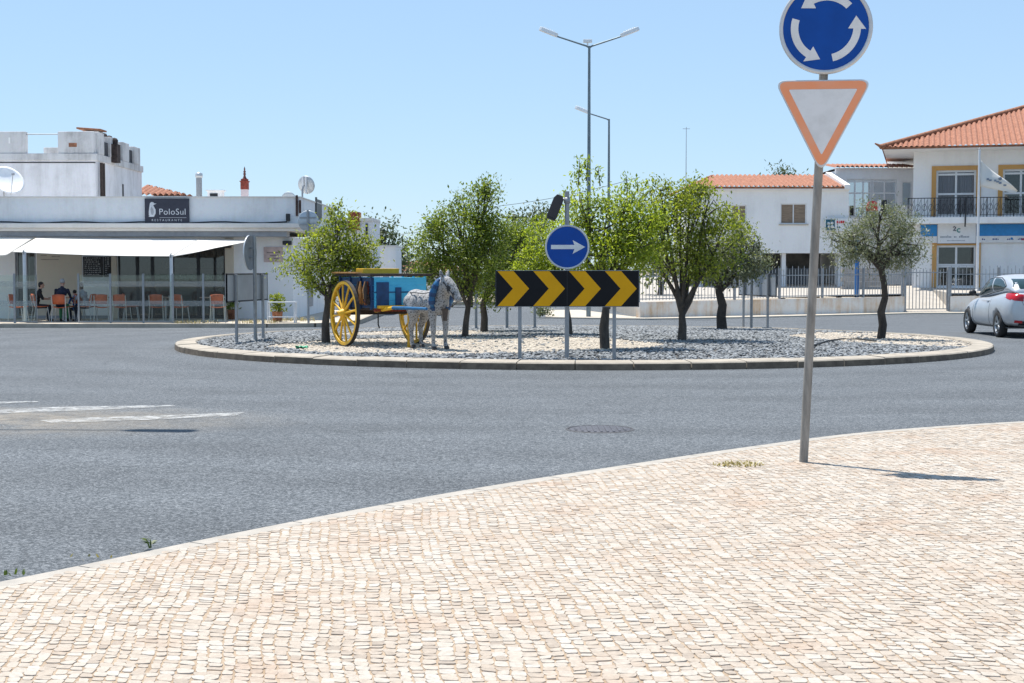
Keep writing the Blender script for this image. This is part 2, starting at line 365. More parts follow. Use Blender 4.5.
# the stones themselves, set in gently bending courses
cb = MB(); lane = -8.2
def warp(u, q):
    return (u + 0.03*math.sin(q*0.45 + 0.9 + u*.35) + 0.012*math.sin(q*2.3 + u*1.4) + .009*math.sin(q*6.1+u*3.3) - 0.10*(q-6) + 0.045*(u-1)*(q-8)*0.25, q + 0.10*math.sin(u*0.8) + 0.05*math.sin(u*2.1 + q) - 0.11*u)
crnd = random.Random(3)
while lane < 11.5:
    wd = crnd.uniform(0.045, 0.066); q = 2.6 + crnd.random()*0.08
    while q < 15:
        ln = crnd.uniform(0.042, 0.073)
        u0, u1, q0, q1 = lane+0.0018, lane+wd-0.0018, q+0.0018, q+ln-0.0018
        cs = [warp(u + crnd.uniform(-.008, .008), qq + crnd.uniform(-.0095, .0095)) for u, qq in ((u0, q0), (u1, q0), (u1, q1), (u0, q1))]
        mx_, my_ = sum(c[0] for c in cs)/4, sum(c[1] for c in cs)/4
        if abs(mx_) < 0.42*my_ + 1.6:
            ey = edge_y(mx_)
            if my_ < ey - 0.195:
                h = gz(my_) + PZ + crnd.uniform(-0.0012, 0.0016); tx, ty = crnd.gauss(0, .02), crnd.gauss(0, .02); k = 0.88
                oc = []
                for i in range(4):
                    p_, c_, n_ = cs[i-1], cs[i], cs[(i+1) % 4]; a_, b_ = crnd.uniform(.08, .26), crnd.uniform(.08, .26)
                    oc += [(c_[0]+(p_[0]-c_[0])*a_, c_[1]+(p_[1]-c_[1])*a_), (c_[0]+(n_[0]-c_[0])*b_, c_[1]+(n_[1]-c_[1])*b_)]
                top = [(mx_ + (c[0]-mx_)*.95, my_ + (c[1]-my_)*.95, h + (c[0]-mx_)*tx + (c[1]-my_)*ty) for c in oc]
                low = [(c[0], c[1], h - 0.006) for c in oc]
                cb.add(top + low, [tuple(range(8))] + [(i+8, (i+1) % 8 + 8, (i+1) % 8, i) for i in range(8)])
        q += ln
    lane += wd
structure('pavement', cb, M_COB)

# ---- worn lane paint on the left
def paint():
    m = bpy.data.materials.new('worn_road_paint'); t, b = nodes(m); N = t.nodes.new; L = t.links.new
    b.inputs['Base Color'].default_value = (0.62, 0.62, 0.60, 1); b.inputs['Roughness'].default_value = 0.8
    geo = N('ShaderNodeNewGeometry'); n = N('ShaderNodeTexNoise'); n.inputs['Scale'].default_value = 7; n.inputs['Detail'].default_value = 9; n.inputs['Roughness'].default_value = 0.75
    L(geo.outputs['Position'], n.inputs['Vector'])
    mr = N('ShaderNodeMapRange'); mr.inputs['From Min'].default_value = 0.38; mr.inputs['From Max'].default_value = 0.66; mr.inputs['To Min'].default_value = 0.0; mr.inputs['To Max'].default_value = 0.72
    L(n.outputs['Fac'], mr.inputs[0]); L(mr.outputs[0], b.inputs['Alpha']); return m
M_PAINT = paint()
def ground_patch(name, px_poly, dz, m):
    mb = MB(); pts = [G(x, y) for x, y in px_poly]
    mb.add([(p.x, p.y, gz(p.y) + dz) for p in pts], [tuple(range(len(pts)))[::-1]]); return structure(name, mb, m)
for poly in ([(-160, 414.5), (-160, 419.5), (0, 414), (95, 410.5), (175, 406.8), (175, 405.6), (60, 407.5), (0, 410)],
             [(40, 421), (52, 423.5), (150, 420.3), (235, 416.4), (245, 412.8), (150, 416.5), (95, 418)],
             [(-90, 403.8), (-90, 406), (10, 403.9), (38, 402.6), (38, 401.6), (0, 402.4)]):
    ground_patch('road_marking', poly, 0.008, M_PAINT)
def dust():
    m = bpy.data.materials.new('road_dust'); t, b = nodes(m); N = t.nodes.new; L = t.links.new
    b.inputs['Base Color'].default_value = (0.42, 0.37, 0.30, 1); b.inputs['Roughness'].default_value = 0.95
    tc = N('ShaderNodeTexCoord'); sp = N('ShaderNodeVectorMath'); sp.operation = 'LENGTH'
    mp = N('ShaderNodeMapping'); mp.inputs['Location'].default_value = (-0.5*2, -0.5*2, 0); mp.inputs['Scale'].default_value = (2, 2, 0); L(tc.outputs['Generated'], mp.inputs[0]); L(mp.outputs[0], sp.inputs[0])
    n = N('ShaderNodeTexNoise'); n.inputs['Scale'].default_value = 2.5; n.inputs['Detail'].default_value = 9; n.inputs['Roughness'].default_value = 0.7
    geo = N('ShaderNodeNewGeometry'); L(geo.outputs['Position'], n.inputs['Vector'])
    fall = N('ShaderNodeMapRange'); fall.inputs['From Min'].default_value = 1.0; fall.inputs['From Max'].default_value = 0.2; L(sp.outputs['Value'], fall.inputs[0])
    nn = N('ShaderNodeMapRange'); nn.inputs['From Min'].default_value = 0.3; nn.inputs['From Max'].default_value = 0.75; nn.inputs['To Max'].default_value = 0.75; L(n.outputs['Fac'], nn.inputs[0])
    mu = N('ShaderNodeMath'); mu.operation = 'MULTIPLY'; L(fall.outputs[0], mu.inputs[0]); L(nn.outputs[0], mu.inputs[1]); L(mu.outputs[0], b.inputs['Alpha']); return m
def disc_patch(name, c, rx, ry, dz, m, n=40):
    mb = MB(); mb.add([(c.x + rx*math.cos(2*PI*i/n), c.y + ry*math.sin(2*PI*i/n), gz(c.y + ry*math.sin(2*PI*i/n)) + dz) for i in range(n)], [tuple(range(n))]); return structure(name, mb, m)
disc_patch('road_dust', Vector((-5.6, 14.7)), 3.6, 1.9, 0.004, dust())
# manhole cover let into the road
mc = G(600, 429.5); mh = thing('manhole_cover', 'dark round manhole cover let into the asphalt near the pavement', 'manhole', (mc.x, mc.y, gz(mc.y)))
M_IRON = mat('cast_iron', (0.095, 0.098, 0.115), 0.7, 0.1, var=0.25, scale=30, bump=0.4, bscale=120)
mb = MB(); mb.lathe([(0, .006), (.30, .006), (.305, .003), (.305, -.02)], 40)
for i in range(-4, 5):
    h = math.sqrt(.27**2 - (i*.06)**2); mb.box(i*.06-.012, i*.06+.012, -h, h, .007, .012)
mb.build('cover', M_IRON, mh)
MB().lathe([(.31, -.02), (.31, .008), (.33, .008), (.34, .002)], 40).build('frame', mat('manhole_frame', (0.07, 0.07, 0.075), 0.8, var=.3, scale=20), mh)

# ================================================================== the roundabout island
IC = Vector((1.48, 31.4)); IR = 8.70
ik = MB(); n = 120
prof = [(IR, -0.05), (IR-.01, 0.105), (IR-0.03, 0.125), (IR-0.42, 0.145), (IR-0.44, 0.12), (IR-0.44, -0.05)]
v = []
for i in range(n):
    a = 2*PI*i/n
    for r, h in prof: y = IC.y + r*math.sin(a); v.append((IC.x + r*math.cos(a), y, gz(y) + h))
m_ = len(prof)
krn = random.Random(17); nseg = 58
for s_ in range(nseg):
    a0, a1 = 2*PI*(s_+.008)/nseg, 2*PI*(s_+.992)/nseg; dr, dz_ = krn.uniform(-.008, .008), krn.uniform(-.006, .006); v = []
    for k in range(5):
        a = a0 + (a1-a0)*k/4
        for r, h in prof: y = IC.y + (r+dr)*math.sin(a); v.append((IC.x + (r+dr)*math.cos(a), y, gz(y) + h + (dz_ if h > 0 else 0)))
    ik.add(v, [(k*m_+j, (k+1)*m_+j, (k+1)*m_+j+1, k*m_+j+1) for k in range(4) for j in range(m_-1)] + [tuple(range(m_)), tuple(range(4*m_, 5*m_))[::-1]])
ik.lathe([(IR-.02, -.3), (IR-.02, .1-.19), (IR-.43, .1-.19), (IR-.43, -.3)], 12, c=(IC.x, IC.y, -.5)) if False else None
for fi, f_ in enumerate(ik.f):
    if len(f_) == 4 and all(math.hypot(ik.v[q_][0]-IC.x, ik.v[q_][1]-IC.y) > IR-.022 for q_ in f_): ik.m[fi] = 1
structure('island_kerb', ik, [M_ISLEKERB, mat('kerb_front_shade', (.22, .17, .12), .95, col2=(.10, .075, .055), scale=6)])  # outer kerb faces painted darker brown to carry their shade
M_CREAMBED = mat('cream_bed', (0.50, 0.45, 0.375), 0.95, col2=(0.36, 0.315, 0.25), scale=22, bump=0.9, bscale=60)
M_GRAVBED = mat('gravel_bed', (0.13, 0.125, 0.12), 0.95, col2=(0.07, 0.066, 0.062), scale=16, bump=0.9, bscale=45)
def inner(x, y): return (x-IC.x)**2 + (y-IC.y)**2 < (IR-0.45)**2
irnd = random.Random(11)
def isle_h(x, y):
    d = math.hypot(x-IC.x, y-IC.y)/(IR-.44); return gz(y) + 0.10 + 0.10*(1-d*d)
ib = MB(); rings = 14; seg = 72; v = [(IC.x, IC.y, isle_h(IC.x, IC.y))]
for j in range(1, rings+1):
    for i in range(seg):
        a = 2*PI*i/seg; r = (IR-.43)*j/rings; x, y = IC.x+r*math.cos(a), IC.y+r*math.sin(a); v.append((x, y, isle_h(x, y)))
ib.add(v, [(0, 1+i, 1+(i+1) % seg) for i in range(seg)] + [(1+(j-1)*seg+i, 1+j*seg+i, 1+j*seg+(i+1) % seg, 1+(j-1)*seg+(i+1) % seg) for j in range(1, rings) for i in range(seg)], 0, True)
structure('island_bed', ib, M_GRAVBED)
def cream(x, y):
    wob = 0.35*math.sin(x*1.7+y) + 0.3*math.sin(y*2.3-x*0.7)
    a = ((x+0.9)/3.9)**2 + ((y-27.9)/2.9)**2 + 0.28*wob
    b_ = ((x-8.6)/2.3)**2 + ((y-31.4)/3.4)**2 + 0.25*wob
    c = ((x+2.2)/2.2)**2 + ((y-33.2)/1.6)**2 + .2*wob
    return a < 1 or b_ < 1 or c < 1
ico = [(0,0,1)] + [(.894*math.cos(2*PI*i/5), .894*math.sin(2*PI*i/5), .447) for i in range(5)] + [(.894*math.cos(2*PI*(i+.5)/5), .894*math.sin(2*PI*(i+.5)/5), -.447) for i in range(5)] + [(0,0,-1)]
icf = [(0,1+i,1+(i+1) % 5) for i in range(5)] + [(1+i,6+i,1+(i+1) % 5) for i in range(5)] + [(1+(i+1) % 5,6+i,6+(i+1) % 5) for i in range(5)] + [(11,6+(i+1) % 5,6+i) for i in range(5)]
def rock(mb, x, y, z, s, rn):
    a = rn.random()*6.28; ca, sa = math.cos(a), math.sin(a); sx, sy, sz = s*rn.uniform(.8, 1.3), s*rn.uniform(.6, 1.0), s*rn.uniform(.45, .8); vs = []
    for p in ico:
        k = rn.uniform(.78, 1.15); X_, Y_, Z_ = p[0]*sx*k, p[1]*sy*k, p[2]*sz*k; vs.append((x + X_*ca - Y_*sa, y + X_*sa + Y_*ca, z + Z_))
    mb.add(vs, icf)
pb2 = MB(); gs_ = .12; nx = int(2*IR/gs_)
for i in range(nx):
    for j in range(nx):
        x_, y_ = IC.x-IR+i*gs_, IC.y-IR+j*gs_
        if cream(x_+gs_/2, y_+gs_/2) and inner(x_, y_) and inner(x_+gs_, y_+gs_) and inner(x_+gs_, y_) and inner(x_, y_+gs_): pb2.add([(a, b, isle_h(a, b)+.005) for a, b in ((x_, y_), (x_+gs_, y_), (x_+gs_, y_+gs_), (x_, y_+gs_))], [(0,1,2,3)])
structure('island_fine_bed', pb2, M_CREAMBED)
cr = MB(); fr = MB(); cnt = 0
while cnt < 37000:
    x, y = IC.x + irnd.uniform(-1, 1)*IR, IC.y + irnd.uniform(-1, 1)*IR
    if not inner(x, y): continue
    cnt += 1
    if cream(x, y):
        if irnd.random() < 0.8: rock(fr, x, y, isle_h(x, y) + 0.004, irnd.uniform(.016, .034), irnd)
        elif irnd.random() < .16: rock(cr, x, y, isle_h(x, y) + 0.01, irnd.uniform(.025, .05), irnd)
    else: rock(cr, x, y, isle_h(x, y) + 0.015, irnd.uniform(.020, .046), irnd)
M_ROCK = mat('grey_limestone', (0.235, 0.245, 0.25), 0.85, col2=(0.155, 0.165, 0.172), scale=10, island=0.6)
M_PEB = mat('cream_pebble', (0.56, 0.49, 0.40), 0.85, col2=(0.46, 0.40, 0.33), scale=10, island=0.3)
tag(cr.build('coarse_gravel', M_ROCK), 'coarse blue-grey broken stone spread over the roundabout island', 'gravel', kind='stuff')
tag(fr.build('fine_gravel', M_PEB), 'fine cream gravel around the horse and cart', 'gravel', kind='stuff')
# hose and scrap of green litter on the gravel
def isle_pt(px, py):
    p = G(px, py, 0.12)
    for _ in range(3): p = G(px, py, isle_h(p.x, p.y) - gz(p.y))
    return Vector((p.x, p.y, isle_h(p.x, p.y)))
hp = [isle_pt(px, py) + Vector((0, 0, .05)) for px, py in ((808, 350), (816, 347), (828, 343.2), (842, 341.2), (858, 341.4), (876, 343.5))]
tag(MB().tube(hp, 0.018, 6).build('hose', mat('black_rubber', (0.02, 0.02, 0.02), 0.5)), 'black irrigation hose looped on the grey stones behind the give way sign', 'hose')
q = isle_pt(302, 350.5); mb = MB(); vs = []
for j in range(5):
    for i in range(7): vs.append(((i-3)*.035*irnd.uniform(.7, 1.2), (j-2)*.04, .05 + irnd.uniform(-.03, .05)))
mb.add(vs, [(j*7+i, j*7+i+1, (j+1)*7+i+1, (j+1)*7+i) for j in range(4) for i in range(6)], 0, True)
o = mb.build('plastic_scrap', mat('green_plastic', (0.03, 0.30, 0.16), 0.4)); o.location = q; tag(o, 'crumpled green plastic scrap lying on the gravel left of the cart', 'litter')
o.modifiers.new('t', 'SOLIDIFY').thickness = 0.004
# weeds along the kerb and a dry tuft in the paving
M_WEED = leaf_mat('weed_leaf', (0.05, 0.09, 0.02), (0.12, 0.16, 0.04)); M_DRY = leaf_mat('dry_grass', (0.26, 0.21, 0.09), (0.42, 0.35, 0.17), .2)
def tuft(name, label, p, nblade, h, spread, m, lean=0.5, rn=random.Random(5)):
    mb = MB()
    for _ in range(nblade):
        a = rn.random()*6.28; r = spread*math.sqrt(rn.random()); bx, by = r*math.cos(a)*1.6, r*math.sin(a); hh = h*rn.uniform(.4, 1); ln = lean*hh*rn.random()
        b2 = rn.random()*6.28; dx, dy = math.cos(b2), math.sin(b2); wd = .006
        mb.add([(bx-dy*wd, by+dx*wd, 0), (bx+dy*wd, by-dx*wd, 0), (bx+dx*ln*.5+dy*wd, by+dy*ln*.5-dx*wd, hh*.6), (bx+dx*ln*.5-dy*wd, by+dy*ln*.5+dx*wd, hh*.6), (bx+dx*ln, by+dy*ln, hh)], [(0,1,2,3), (3,2,4)])
        for t in (.5, .8):
            if h > .06: mb.add([(bx+dx*ln*t, by+dy*ln*t, hh*t), (bx+dx*(ln*t+.02)-dy*.01, by+dy*(ln*t+.02)+dx*.01, hh*t+.012), (bx+dx*(ln*t+.04), by+dy*(ln*t+.04), hh*t+.01), (bx+dx*(ln*t+.02)+dy*.01, by+dy*(ln*t+.02)-dx*.01, hh*t+.004)], [(0,1,2,3)])
    o = mb.build(name, m); o.location = p; return tag(o, label, 'weed')
tuft('grass_tuft', 'flat tuft of dry yellow grass in the cobbles beside the give way sign', G(738, 465, PZ) , 110, .032, .12, M_DRY, 2.6)
tuft('weed', 'tallest green weed growing from the road edge at the kerb', G(150, 548, .01), 5, .085, .012, M_WEED)
tuft('weed', 'sparse dry brown weed spread along the near kerb', G(100, 558, .02), 9, .035, .16, M_DRY, 1.2)
tuft('weed', 'tiny green weed by the kerb in the lower left corner', G(18, 575, .02), 7, .04, .04, M_WEED, 1.0)
# ================================================================== TREES
def bark(name, c1, c2):
    return mat(name, c1, 0.95, col2=c2, scale=9, bump=0.9, bscale=28, stretch=(1, 1, .35))
M_BARK = bark('bark', (0.115, 0.095, 0.08), (0.04, 0.034, 0.03)); M_BARK2 = bark('olive_bark', (0.09, 0.072, 0.058), (0.03, 0.025, 0.022))
def noise3(p, s): return math.sin(p.x*3.1*s + 1.3)*math.sin(p.y*2.7*s + .4)*math.sin(p.z*3.7*s + 2.1)
def leaf(mb, c, d, up, l, wd):
    s_ = d.cross(up)
    if s_.length < 1e-4: s_ = Vector((1, 0, 0))
    s_.normalize(); n = s_.cross(d).normalized()
    mb.add([c, c + d*l*.5 + s_*wd + n*wd*.35, c + d*l, c + d*l*.5 - s_*wd + n*wd*.35], [(0, 1, 2, 3)])
def rdir(rn):
    while True:
        v = Vector((rn.uniform(-1, 1), rn.uniform(-1, 1), rn.uniform(-1, 1)))
        if .05 < v.length < 1: return v.normalized()
def tree(name, label, cat, base, trunk, lobes, leafm, barkm=None, seed=1, per=74, dens=104, ll=.082, lw=.019, spread=.125, shoots=(), group=None, tr=.07, limbs=5):
    """trunk: points above base; lobes: (x, y, z, rx, ry, rz) crown masses, all relative to base"""
    rn = random.Random(seed); rt = thing(name, label, cat, base, 0, group); tb = MB(); cb_ = MB(); barkm = barkm or M_BARK
    tp = [Vector(p) for p in trunk]; m = len(tp)
    tb.tube([tp[0] - Vector((0, 0, .12))] + tp, [tr*1.5] + [tr*(1.12 - .42*i/max(1, m-1)) * rn.uniform(.92, 1.1) for i in range(m)], 10)
    top = tp[-1]; nodes_ = [top]
    cl = []
    for (x, y, z, rx, ry, rz) in lobes:
        c = Vector((x, y, z)); cnt = max(6, int(dens*(rx*ry*rz)**(2/3)))
        # a limb into every lobe, with side branches
        start = top if rn.random() < .7 else tp[-2]; mid = start.lerp(c, .5) + Vector((rn.uniform(-.12, .12), rn.uniform(-.12, .12), rn.uniform(-.05, .12)))*max(rx, .5)
        lim = [start, start.lerp(mid, .55) + Vector((rn.uniform(-.05, .05), rn.uniform(-.05, .05), 0)), mid, c]
        tb.tube(lim, [tr*.62, tr*.5, tr*.36, tr*.18], 7); br = [mid, c, lim[1].lerp(mid, .5)]
        for k in range(limbs):
            d = rdir(rn); e = c + Vector((d.x*rx, d.y*ry, abs(d.z)*rz*.9 if rn.random() < .7 else d.z*rz))*.78
            s0 = br[0].lerp(br[1], rn.random()); mm = s0.lerp(e, .5) + rdir(rn)*.08*rx
            tb.tube([s0, mm, e], [tr*.26, tr*.17, tr*.07], 5, 0, False); br += [mm, e]
        for k in range(cnt):
            d = rdir(rn); r = rn.uniform(.42, 1.0)**.6
            p = c + Vector((d.x*rx, d.y*ry, d.z*rz))*r
            if noise3(p + c, 1.6/max(rx, .4)) > .42: continue                 # gaps
            cl.append((p, (p - c).normalized() if (p-c).length > 1e-3 else d, rn.uniform(.65, 1.25)))
            b_ = min(br, key=lambda q_: (q_-p).length); tb.tube([b_, b_.lerp(p, .6) + rdir(rn)*.04, p], [tr*.09, tr*.06, tr*.03], 3, 0, False)
    for (x, y, z0, z1) in shoots:
        p = Vector((x, y, z0)); d = Vector((rn.uniform(-.15, .15), rn.uniform(-.15, .15), 1)); L_ = z1 - z0
        tb.tube([p, p + d*L_*.5, p + d*L_], [tr*.15, tr*.1, tr*.04], 4, 0, False)
        for k in range(max(2, int(L_/.09))): cl.append((p + d*(.12 + k*.09), Vector((0, 0, 1)), rn.uniform(.14, .34)))
    for p, d, s_ in cl:
        k = int(per*s_*rn.uniform(.7, 1.2)); sp = spread*min(1.2, s_ + .15)
        for _ in range(k):
            q_ = p + Vector((rn.gauss(0, sp), rn.gauss(0, sp), rn.gauss(0, sp*.8)))
            dd = (rdir(rn) + d*.5 + Vector((0, 0, rn.uniform(-.4, .3)))).normalized()
            up = (rdir(rn)*.75 + Vector((0, 0, 1))).normalized(); f_ = rn.uniform(.7, 1.2)
            leaf(cb_, q_, dd, up, ll*f_, lw*f_)
    tb.build('trunk', barkm, rt); cb_.build('crown', leafm, rt); return rt
L_OR = leaf_mat('citrus_leaf', (0.085, 0.125, 0.014), (0.34, 0.37, 0.06), .48)
L_YG = leaf_mat('yellow_green_leaf', (0.12, 0.175, 0.015), (0.39, 0.44, 0.058), .52)
L_DK = leaf_mat('deep_green_leaf', (0.06, 0.10, 0.014), (0.26, 0.31, 0.055), .45)
L_OL = leaf_mat('olive_leaf', (0.085, 0.105, 0.058), (0.27, 0.285, 0.19), .25)
L_FAR = leaf_mat('far_leaf', (0.042, 0.068, 0.030), (0.115, 0.145, 0.068), .25)
L_HAZ = leaf_mat('dull_leaf', (0.055, 0.08, 0.035), (0.13, 0.16, 0.075), .2)
GT = 'small trees planted on the roundabout island'
def px_lobes(bx, by, lobes):
    """lobes measured on the survey photo: (px, py, rx_px, rz_px, depth offset) for a tree rooted at bx, by"""
    b = isle_pt(bx, by); k = F/b.y; out = []
    for (px, py, rx, rz, dy) in lobes:
        c = W(px, py, b.y); r = rx/k; out.append((c.x - b.x, dy, c.z - b.z, r, r*.95, rz/k))
    return b, out
def px_pts(b, pts):
    out = []
    for px, py in pts: c = W(px, py, b.y); out.append((c.x - b.x, rnd.uniform(-.02, .02), c.z - b.z))
    return out
b, lo = px_lobes(326, 343, [(318, 262, 32, 26, -.1), (340, 250, 30, 30, .1), (352, 272, 26, 20, 0), (300, 270, 20, 15, .2), (338, 228, 17, 17, 0), (330, 285, 26, 12, -.2), (358, 247, 18, 18, .2)])
tree('citrus_tree', 'leafy green tree standing left of the yellow cart wheel', 'tree', b, px_pts(b, [(326, 343), (325.5, 325), (327, 308), (328, 297)]), lo, L_OR, seed=2, group=GT, tr=.075, shoots=[(.25, 0, 2.55, 2.85), (.1, .1, 2.5, 2.75)])
b, lo = px_lobes(465, 337, [(462, 235, 34, 30, 0), (440, 248, 26, 22, .2), (480, 262, 30, 30, -.1), (455, 275, 30, 20, 0), (434, 225, 17, 13, 0), (478, 208, 22, 22, 0), (486, 194, 10, 12, 0), (428, 268, 14, 14, .1), (490, 235, 20, 22, .2), (458, 208, 14, 12, 0)])
tree('citrus_tree', 'tallest dark green tree just behind the donkey\'s head', 'tree', b, px_pts(b, [(465, 337), (466, 322), (468, 308), (470, 296)]), lo, L_DK, seed=4, group=GT, tr=.07, shoots=[(.42, 0, 2.9, 3.35), (.5, .1, 2.9, 3.25), (.36, -.1, 2.8, 3.2), (-.1, 0, 2.8, 3.05)])
b, lo = px_lobes(484, 332, [(500, 255, 26, 28, 0), (508, 280, 24, 24, .1), (520, 245, 17, 20, 0), (492, 285, 22, 20, 0), (512, 228, 14, 14, 0)])
tree('citrus_tree', 'dark tree with a leaning trunk between the tall tree and the chevron board', 'tree', b, px_pts(b, [(484, 332), (484.5, 318), (483, 305), (486, 294)]), lo, L_DK, seed=5, group=GT, tr=.08)
b, lo = px_lobes(570, 335, [(548, 245, 28, 24, 0), (535, 265, 24, 22, .1), (560, 270, 26, 22, 0), (540, 285, 24, 14, .2), (565, 235, 20, 20, 0)])
tree('citrus_tree', 'yellow-green tree behind the round blue arrow sign', 'tree', b, px_pts(b, [(570, 335), (569, 320), (567, 308), (564, 298)]), lo, L_YG, seed=6, group=GT, tr=.055)
b, lo = px_lobes(605, 349, [(605, 225, 38, 32, 0), (582, 206, 22, 24, 0), (632, 222, 30, 28, .1), (600, 255, 40, 22, -.1), (640, 250, 26, 22, .1), (572, 240, 22, 24, .1), (625, 205, 18, 16, 0), (648, 230, 18, 20, 0)])
tree('citrus_tree', 'bright green tree whose trunk stands behind the chevron board', 'tree', b, px_pts(b, [(605, 349), (604, 328), (606, 308), (605, 288)]), lo, L_YG, seed=8, group=GT, tr=.085, dens=84, shoots=[(-.5, 0, 3.0, 3.5), (-.35, .1, 3.1, 3.55), (-.1, 0, 3.0, 3.35), (.4, 0, 2.9, 3.2), (.6, .1, 2.9, 3.1)])
b, lo = px_lobes(682, 341, [(680, 225, 36, 34, 0), (655, 205, 22, 22, 0), (704, 212, 32, 26, .1), (720, 242, 30, 28, 0), (672, 258, 36, 22, -.1), (645, 235, 22, 26, 0), (708, 266, 24, 18, .1), (690, 196, 20, 16, 0), (660, 190, 12, 14, 0)])
tree('citrus_tree', 'round crowned tree with a forked trunk right of the chevron board', 'tree', b, px_pts(b, [(682, 341), (682.5, 326), (682, 316), (682.5, 309)]), lo, L_OR, seed=9, group=GT, tr=.085, dens=84, shoots=[(-.3, 0, 3.0, 3.25), (.35, .1, 2.9, 3.15)])
b, lo = px_lobes(722, 330, [(722, 246, 30, 28, 0), (742, 255, 24, 22, .1), (705, 262, 24, 18, 0), (730, 270, 26, 14, 0), (755, 262, 15, 16, 0)])
tree('olive_tree', 'grey-green tree with a thick knotted trunk next to the three bare posts', 'tree', b, px_pts(b, [(722, 330), (721, 316), (722.5, 305), (719, 292), (718, 280)]), lo, L_OL, M_BARK2, seed=10, group=GT, tr=.12, shoots=[(.9, 0, 1.9, 2.3), (.8, .1, 2.0, 2.4)])
b, lo = px_lobes(881, 339, [(876, 236, 34, 26, 0), (852, 242, 22, 18, 0), (902, 238, 24, 26, 0), (880, 215, 22, 14, 0), (868, 258, 28, 13, .1), (905, 255, 20, 13, 0), (838, 236, 12, 10, 0)])
tree('olive_tree', 'silvery olive tree with a crooked trunk standing alone at the right end of the island', 'tree', b, px_pts(b, [(881, 339), (883, 325), (881, 312), (885, 298), (884, 284), (881, 270), (878, 258)]), lo, L_OL, M_BARK2, seed=12, group=GT, tr=.085, ll=.075, lw=.013, per=80, dens=96)

def far_tree(label, px, D, lobes, base_py_dz=0.0, lm=None, seed=1, tr=.12, ll=.22, lw=.05, dens=26, per=40, spread=.3, name='tree', group='trees in the background', z0=None):
    z = gz(D) if z0 is None else z0; b = Vector((X(px, D), D, z)); k = F/D; out = []
    for (x, y, rx, rz, dy) in lobes: c = W(x, y, D); out.append((c.x-b.x, dy, c.z-b.z, rx/k, rx/k*.9, rz/k))
    t = min(o_[2]-o_[5]*.6 for o_ in out); t = max(t, .8)
    return tree(name, label, 'tree', b, [(0, 0, 0), (.05, 0, t*.5), (0, .05, t)], out, lm or L_FAR, seed=seed, per=per, dens=dens, ll=ll, lw=lw, spread=spread, group=group, tr=tr, limbs=4)
far_tree('tall dark pine-green tree rising behind the low white annex and the cart', 388, 66, [(385, 232, 15, 14, 0), (395, 250, 15, 16, 0), (378, 225, 9, 9, .3), (400, 268, 14, 14, 0), (385, 265, 16, 18, .2)], seed=21)
far_tree('low olive-green tree in the far gap between cart and tall tree', 418, 74, [(415, 262, 14, 15, 0), (428, 268, 12, 12, 0), (405, 275, 10, 10, .4)], lm=L_HAZ, seed=22)
far_tree('distant rounded tree seen left of the round blue arrow sign', 535, 78, [(530, 222, 14, 12, 0), (545, 225, 14, 14, 0), (515, 228, 12, 12, 0), (530, 245, 22, 20, 0)], lm=L_HAZ, seed=23)
far_tree('distant tree top showing above the red tiled roof of the middle house', 782, 82, [(781, 174, 4, 2.5, 0), (788, 177, 4, 2.5, 0), (782, 190, 8, 9, 0)], lm=L_FAR, seed=24, z0=-.4)
far_tree('grey-leaved tree inside the fenced yard left of the middle house', 660, 57, [(655, 262, 18, 14, 0), (672, 270, 14, 12, 0), (690, 258, 14, 14, 0)], lm=L_OL, seed=25, z0=.3)
far_tree('dark shrubby tree behind the tall tree on the island', 470, 70, [(465, 280, 22, 14, 0), (490, 285, 16, 12, 0), (448, 285, 14, 10, 0)], lm=L_FAR, seed=26)
# a far-off line of trees that closes the view at the end of the road
mb = MB(); frn = random.Random(31)
for i in range(900):
    x = frn.uniform(-75, 90); y = 118 + frn.uniform(-4, 6); hh = 2.6 + 1.2*math.sin(x*.21) + .7*math.sin(x*.63+1)
    p = Vector((x, y, -.5 + frn.random()**.7*max(hh, 1.2)))
    for _ in range(9): leaf(mb, p + Vector((frn.gauss(0, .5), frn.gauss(0, .5), frn.gauss(0, .4))), rdir(frn), rdir(frn), frn.uniform(.4, .7), .17)
tag(mb.build('far_trees', L_HAZ), 'far-off line of dull green trees closing the view', 'tree line', kind='stuff')
# ================================================================== SIGNS
M_GALV = mat('galvanised_steel', (0.36, 0.37, 0.38), 0.5, 0.55, var=.18, scale=12, col2=(0.27, .28, .29)); M_GALV2 = mat('weathered_pole', (0.33, 0.31, 0.28), 0.7, 0.25, var=.2, scale=18, stretch=(1, 1, .2))
M_ALU = mat('sign_back_aluminium', (0.52, 0.55, 0.57), 0.45, 0.5, var=.1, scale=5)
M_BLUE = mat('sign_blue', (0.004, 0.068, 0.34), 0.4, var=.08, scale=4, spec=.2); M_WHT = mat('sign_white', (0.74, 0.74, 0.74), 0.4, col2=(.60, .60, .59), scale=5, contrast=(.25, .55))
M_ORNG = mat('faded_sign_red', (0.90, 0.29, 0.11), 0.45, col2=(0.84, 0.36, 0.20), scale=5)
M_BLK = mat('sign_black', (0.008, 0.008, 0.010), 0.5, var=.1, spec=.2); M_AMB = mat('sign_amber', (0.82, 0.395, 0.004), 0.5, col2=(0.74, 0.35, 0.004), scale=3, spec=.2)
M_RIM = mat('sign_rim', (0.60, 0.61, 0.62), 0.4, 0.3, var=.08)
M_DKM = mat('dark_metal', (0.03, 0.032, 0.036), 0.45, 0.3, var=.2)
M_PANEL2 = mat('disc_back', (.24, .26, .28), .5, .3, var=.15, scale=5)  # darker grey puts the shade of the disc backs into the colour
EX, EZ = Vector((1, 0, 0)), Vector((0, 0, 1)); BK = Vector((0, 1, 0))
def circ(r, n=48): return arc(0, 0, r, 0, 2*PI*(n-1)/n, n-1)
